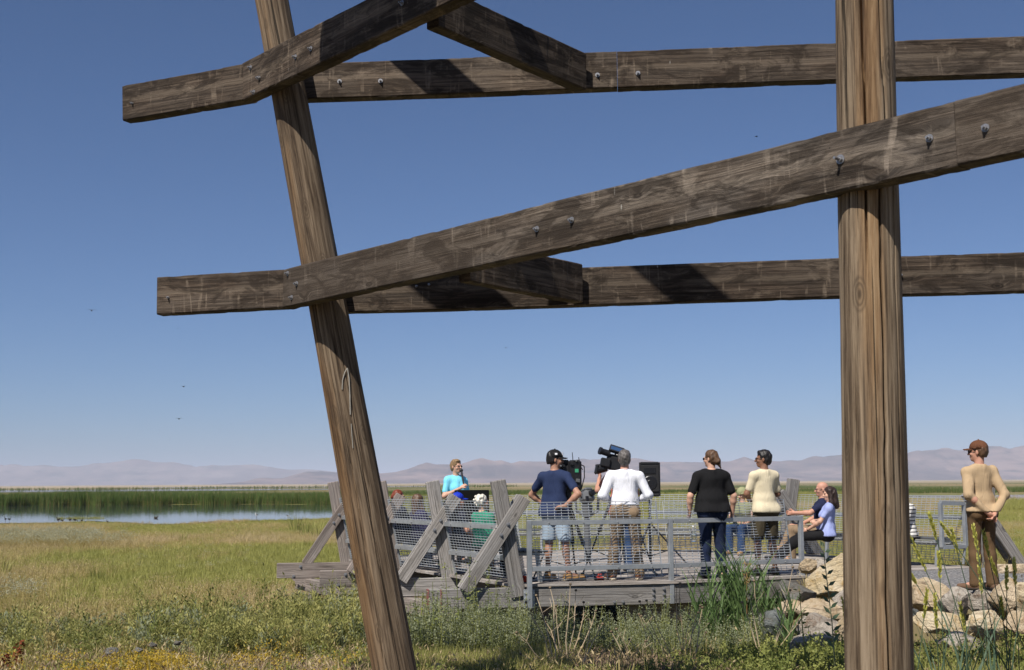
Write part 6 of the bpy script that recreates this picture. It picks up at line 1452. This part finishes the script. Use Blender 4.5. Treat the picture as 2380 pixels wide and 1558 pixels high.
# ripe seed spikes of the tall grass at the right
SPK = [((2159, 1195), (2177, 1257)), ((2186, 1216), (2217, 1262)), ((2210, 1230), (2226, 1290)), ((2261, 1223), (2272, 1283)), ((2285, 1236), (2298, 1296)), ((2111, 1240), (2153, 1331)), ((2302, 1301), (2318, 1344)), ((2114, 1333), (2130, 1359)), ((2181, 1285), (2184, 1346)), ((2273, 1290), (2281, 1383)), ((2339, 1320), (2339, 1374)), ((2356, 1301), (2359, 1363)), ((2230, 1404), (2242, 1470)), ((2154, 1372), (2146, 1440)), ((2324, 1390), (2330, 1440)), ((1958, 1392), (1969, 1470)), ((1964, 1455), (1972, 1540)), ((2172, 1382), (2176, 1462))]
gb = ground_at(2230, 9.8); t = thing('seed_grass', 'tall grass with yellow seed spikes rising at the bottom right corner', 'tall grass', gb)
tl = thing('seed_grass', 'small tuft with two drooping seed spikes touching the left edge of the right pole', 'tall grass', ground_at(1968, 10.6))
for (a, c) in SPK:
    left = a[0] < 2000; Y = U(9.4, 10.2) if not left else 10.6; A = at(*a, Y); C = at(*c, Y); d = (C - A).normalized(); base = Vector(ground_at((c[0] + (c[0] - a[0]) * 2.0), Y)); L = (C - A).length
    b = PB(); mid = C + d * (C.z - base.z) * .45; b.stem([tuple(A), tuple(C), tuple(mid), tuple(base)], .0028, .0042, 0, 5); st = plant_part('stem', b, [L_BLUE], t if not left else tl)
    b = PB()
    for i in range(64): u_ = i / 63; p = A + d * L * u_; w_ = .4 + 1.0 * math.sin(math.pi * min(1, u_ * .9 + .08)); a_ = U(0, 6.28); b.leaf(tuple(p), tuple(-d * 1.0 + Vector((math.cos(a_), math.sin(a_), 0)) * .55), .034, .017 * w_, 0)
    plant_part('seed_spike', b, [L_SPIKE], st)
for k in range(34):
    b = PB(); px = U(2120, 2400); p = ground_at(px, U(9.6, 11.6)); b.blade(tuple(p), U(-.6, 3.7), U(.7, 1.45), U(.014, .026), U(.1, .7), U(.02, .3), 6, 0); plant_part('blade', b, [L_BLUE], t)
# rusty docks at the bottom left
for px, top, lb in ((44, 1492, 'taller rust red dock seed stalk at the bottom left corner'), (12, 1522, 'shorter rust red dock stalk at the far left edge')):
    B = Vector(ground_at(px, 13.4)); T = at(px + 4, top, 13.4); t = thing('dock_plant', lb, 'weed', B, 'rusty docks'); b = PB(); b.stem([tuple(B), tuple(T)], .008, .004, 0, 5); plant_part('stem', b, [L_DOCK], t); l = PB()
    for i in range(150): u_ = U(.25, 1); p = B.lerp(T, u_) + Vector((U(-.055, .055), U(-.04, .04), 0)) * (1.25 - u_ * .6); l.leaf(tuple(p), (U(-1, 1), U(-1, 1), U(-.5, .8)), .032, .022, 0)
    plant_part('seeds', l, [L_DOCK], t)['kind'] = 'stuff'
# rush tufts out in the meadow
for px, Y, h, n_, lb in ((235, 31, .5, 70, 'round dark rush tuft alone in the middle of the left meadow'), (14, 33, .62, 80, 'big dark rush tuft at the left edge of the meadow'), (60, 29, .35, 40, 'smaller green tuft right of the big left edge one'), (690, 64, .9, 40, 'thin green tuft near the pond, left one of three by the brace frame'), (712, 58, .8, 40, 'middle green tuft of three by the farthest left brace frame'), (738, 56, .85, 44, 'right green tuft of three nearest the farthest left brace frame'), (430, 52, .45, 30, 'small dark tuft between the white flowers and the deck')):
    p = ground_at(px, Y); b = PB()
    for i in range(n_): a = U(0, 6.28); r = .16 * math.sqrt(U(0, 1)) * h / .5; b.blade((p.x + r * math.cos(a), p.y + r * math.sin(a), p.z - .03), a, h * U(.7, 1.1), .012 * Y / 30, U(.1, .6), U(0, .32), 3, 0)
    o = link_mesh('rush_tuft', b.mesh('rush_tuft', [L_WEED]), None, Matrix.Identity(4)); tag(o, lb, 'rush tuft', 'rush tufts in the meadow')
# thistle-like leafy rosettes bottom right of the centre
for px, Y, s_, lb in ((1745, 12.6, 1.0, 'big toothed leaf rosette at the bottom under the reeds'), (1690, 12.4, .7, 'toothed leaf rosette at the bottom, left of the big one'), (1800, 12.8, .8, 'toothed leaf rosette at the bottom, right of the big one'), (970, 13.0, .5, 'blue green leaf rosette beside the pale stone at the left pole')):
    p = ground_at(px, Y); t = thing('leaf_rosette', lb, 'weed', p, 'leafy rosettes')
    for i in range(14):
        a = U(0, 6.28); l = PB(); e = U(.15, 1.2); base = Vector(p) + Vector((0, 0, U(0, .12) * s_)); L = U(.16, .30) * s_; d = Vector((math.cos(a), math.sin(a), e)).normalized()
        for k in range(5): q = base + d * L * k / 5; l.leaf(tuple(q), tuple(d + Vector((U(-.3, .3), U(-.3, .3), -.1 * k))), L * .42, .055 * s_ * (1 - .12 * k), 0, (0, 0, 1))
        plant_part('leaf', l, [L_BLUE], t)

# ------------------------------------------------------------------ birds
M_BIRDDK = plain('dark_plumage', (.018, .016, .015), .6); M_BIRDWH = plain('white_plumage', (.72, .72, .70), .7); M_LEGB = plain('bird_leg', (.12, .05, .04), .6); M_BIRDBR = plain('brown_plumage', (.06, .045, .035), .7)
def wader(px, Y, h, label, white=False, rot=0.0, preen=False):
    p = ground_at(px, Y); p.z = max(p.z, WZ - .03); t = thing('wading_bird', label, 'bird', p, 'wading birds along the pond', rot); s = h / .36; M = wm(t)
    m = MB(); m.ball((0, 0, .20 * s), (.10 * s, .05 * s, .055 * s), Matrix.Rotation(R(18), 3, 'Y'), 10, 7)
    m.tube([(.07 * s, 0, .22 * s), (.10 * s, 0, .28 * s), (.11 * s, 0, .325 * s)] if not preen else [(.07 * s, 0, .2 * s), (.12 * s, 0, .20 * s), (.15 * s, 0, .13 * s)], [.026 * s, .017 * s, .015 * s], 7); q = (.115 * s, 0, .335 * s) if not preen else (.155 * s, 0, .12 * s); m.ball(q, .024 * s, None, 8, 6)
    m.add([(-.08 * s, .03 * s, .20 * s), (-.08 * s, -.03 * s, .20 * s), (-.17 * s, 0, .165 * s), (-.09 * s, 0, .17 * s)], [(0, 1, 2), (0, 2, 3), (1, 3, 2), (0, 3, 1)]); m.build('body', M_BIRDWH if white else M_BIRDBR, t, M, True, False)
    m = MB(); m.ball((-.02 * s, 0, .225 * s), (.105 * s, .056 * s, .038 * s), Matrix.Rotation(R(16), 3, 'Y'), 10, 6); m.build('wings', M_BIRDDK, t, M, True, False)
    m = MB(); m.rod(q, (q[0] + .09 * s, 0, q[2] - .03 * s), .006 * s, .002 * s, 5); m.build('beak', M_BIRDDK, t, M, False, False)
    for sg in (-1, 1): m = MB(); m.rod((0, sg * .018 * s, .16 * s), (.01 * s, sg * .018 * s, 0), .007 * s, .006 * s, 5); m.build('leg', M_LEGB, t, M, False, False)
for i, (px, Y, h, wh, ro, pr, lb) in enumerate(((599, 88, .36, True, 2.6, False, 'black and white wader standing upright in the open pond'), (671, 86, .32, True, .2, True, 'black and white wader with lowered head nearest the brace frame'), (143, 78.5, .40, False, 2.8, False, 'tallest dark wader at the left end of the shore group'), (152, 78.8, .30, False, .3, False, 'small dark wader just right of the tallest one'), (170, 79.0, .36, False, 2.7, False, 'dark wader with pointed tail in the middle of the shore group'), (181, 79.2, .34, False, .4, True, 'dark wader with bowed head in the shore group'), (197, 79.0, .28, False, 1.2, False, 'dark wader at the right end of the shore group'), (256, 77.5, .22, False, 2.9, False, 'tiny dark wader alone on the grassy shore'), (21, 82, .34, False, 2.4, False, 'dark wader farthest left in the shallows'), (30, 82.5, .30, False, .5, False, 'dark wader second from the left in the shallows'))): wader(px, Y, h, lb, wh, ro, pr)
p = ground_at(367, 88); t = thing('duck', 'brown duck swimming alone in the middle of the pond', 'duck', (p.x, p.y, WZ), None, .3); M = wm(t)
m = MB(); m.ball((0, 0, .05), (.14, .07, .05), None, 10, 6); m.ball((.12, 0, .10), (.038, .03, .03), None, 8, 6); m.rod((.085, 0, .05), (.115, 0, .10), .028, .024, 8); m.build('body', M_BIRDBR, t, M, True, False); m = MB(); m.rod((.15, 0, .10), (.20, 0, .09), .014, .008, 6); m.build('beak', M_LEGB, t, M, False, False)
for i, (px, py, Y, s_, lb) in enumerate(((213, 722, 60, .26, 'dark bird flying alone at the left below the beam ends'), (426, 899, 60, .20, 'dark bird flying low left of the leaning pole'), (416, 974, 60, .2, 'dark bird flying lowest, left of the leaning pole'), (1175, 809, 60, .13, 'tiny bird flying under the middle of the lower beam'), (1757, 318, 60, .15, 'tiny bird flying above the long front beam'), (393, 1022, 60, .08, 'speck of a bird low above the far mountains'), (413, 764, 60, .08, 'speck of a bird under the left beam end'))):
    c = at(px, py, Y); t = thing('flying_bird', lb, 'bird', c, 'birds in the sky', U(0, 6)); M = wm(t); m = MB(); m.ball((0, 0, 0), (s_ * .45, s_ * .12, s_ * .12), None, 8, 6); m.ball((s_ * .45, 0, .03 * s_), s_ * .11, None, 8, 5)
    m.add([(-s_ * .4, s_ * .06, 0), (-s_ * .4, -s_ * .06, 0), (-s_ * .75, 0, .01), (-s_ * .4, 0, -.03 * s_)], [(0, 1, 2), (0, 2, 3), (1, 3, 2), (0, 3, 1)]); m.build('body', M_BIRDDK, t, M, True, False)
    for sg in (-1, 1):
        m = MB(); v = [(s_ * .22, sg * s_ * .06, .02), (-s_ * .16, sg * s_ * .06, .02), (-s_ * .12, sg * s_ * .45, s_ * .20), (s_ * .16, sg * s_ * .45, s_ * .22), (-s_ * .12, sg * s_ * .9, s_ * .10)]; e = [(x, y, z - .012 * s_) for x, y, z in v]
        m.add(v + e, [(0, 1, 2, 3), (3, 2, 4), (8, 7, 6, 5), (9, 7, 8), (0, 5, 6, 1), (1, 6, 7, 2), (2, 7, 9, 4), (4, 9, 8, 3), (3, 8, 5, 0)]); m.build('wing', M_BIRDDK, t, M, False, False)
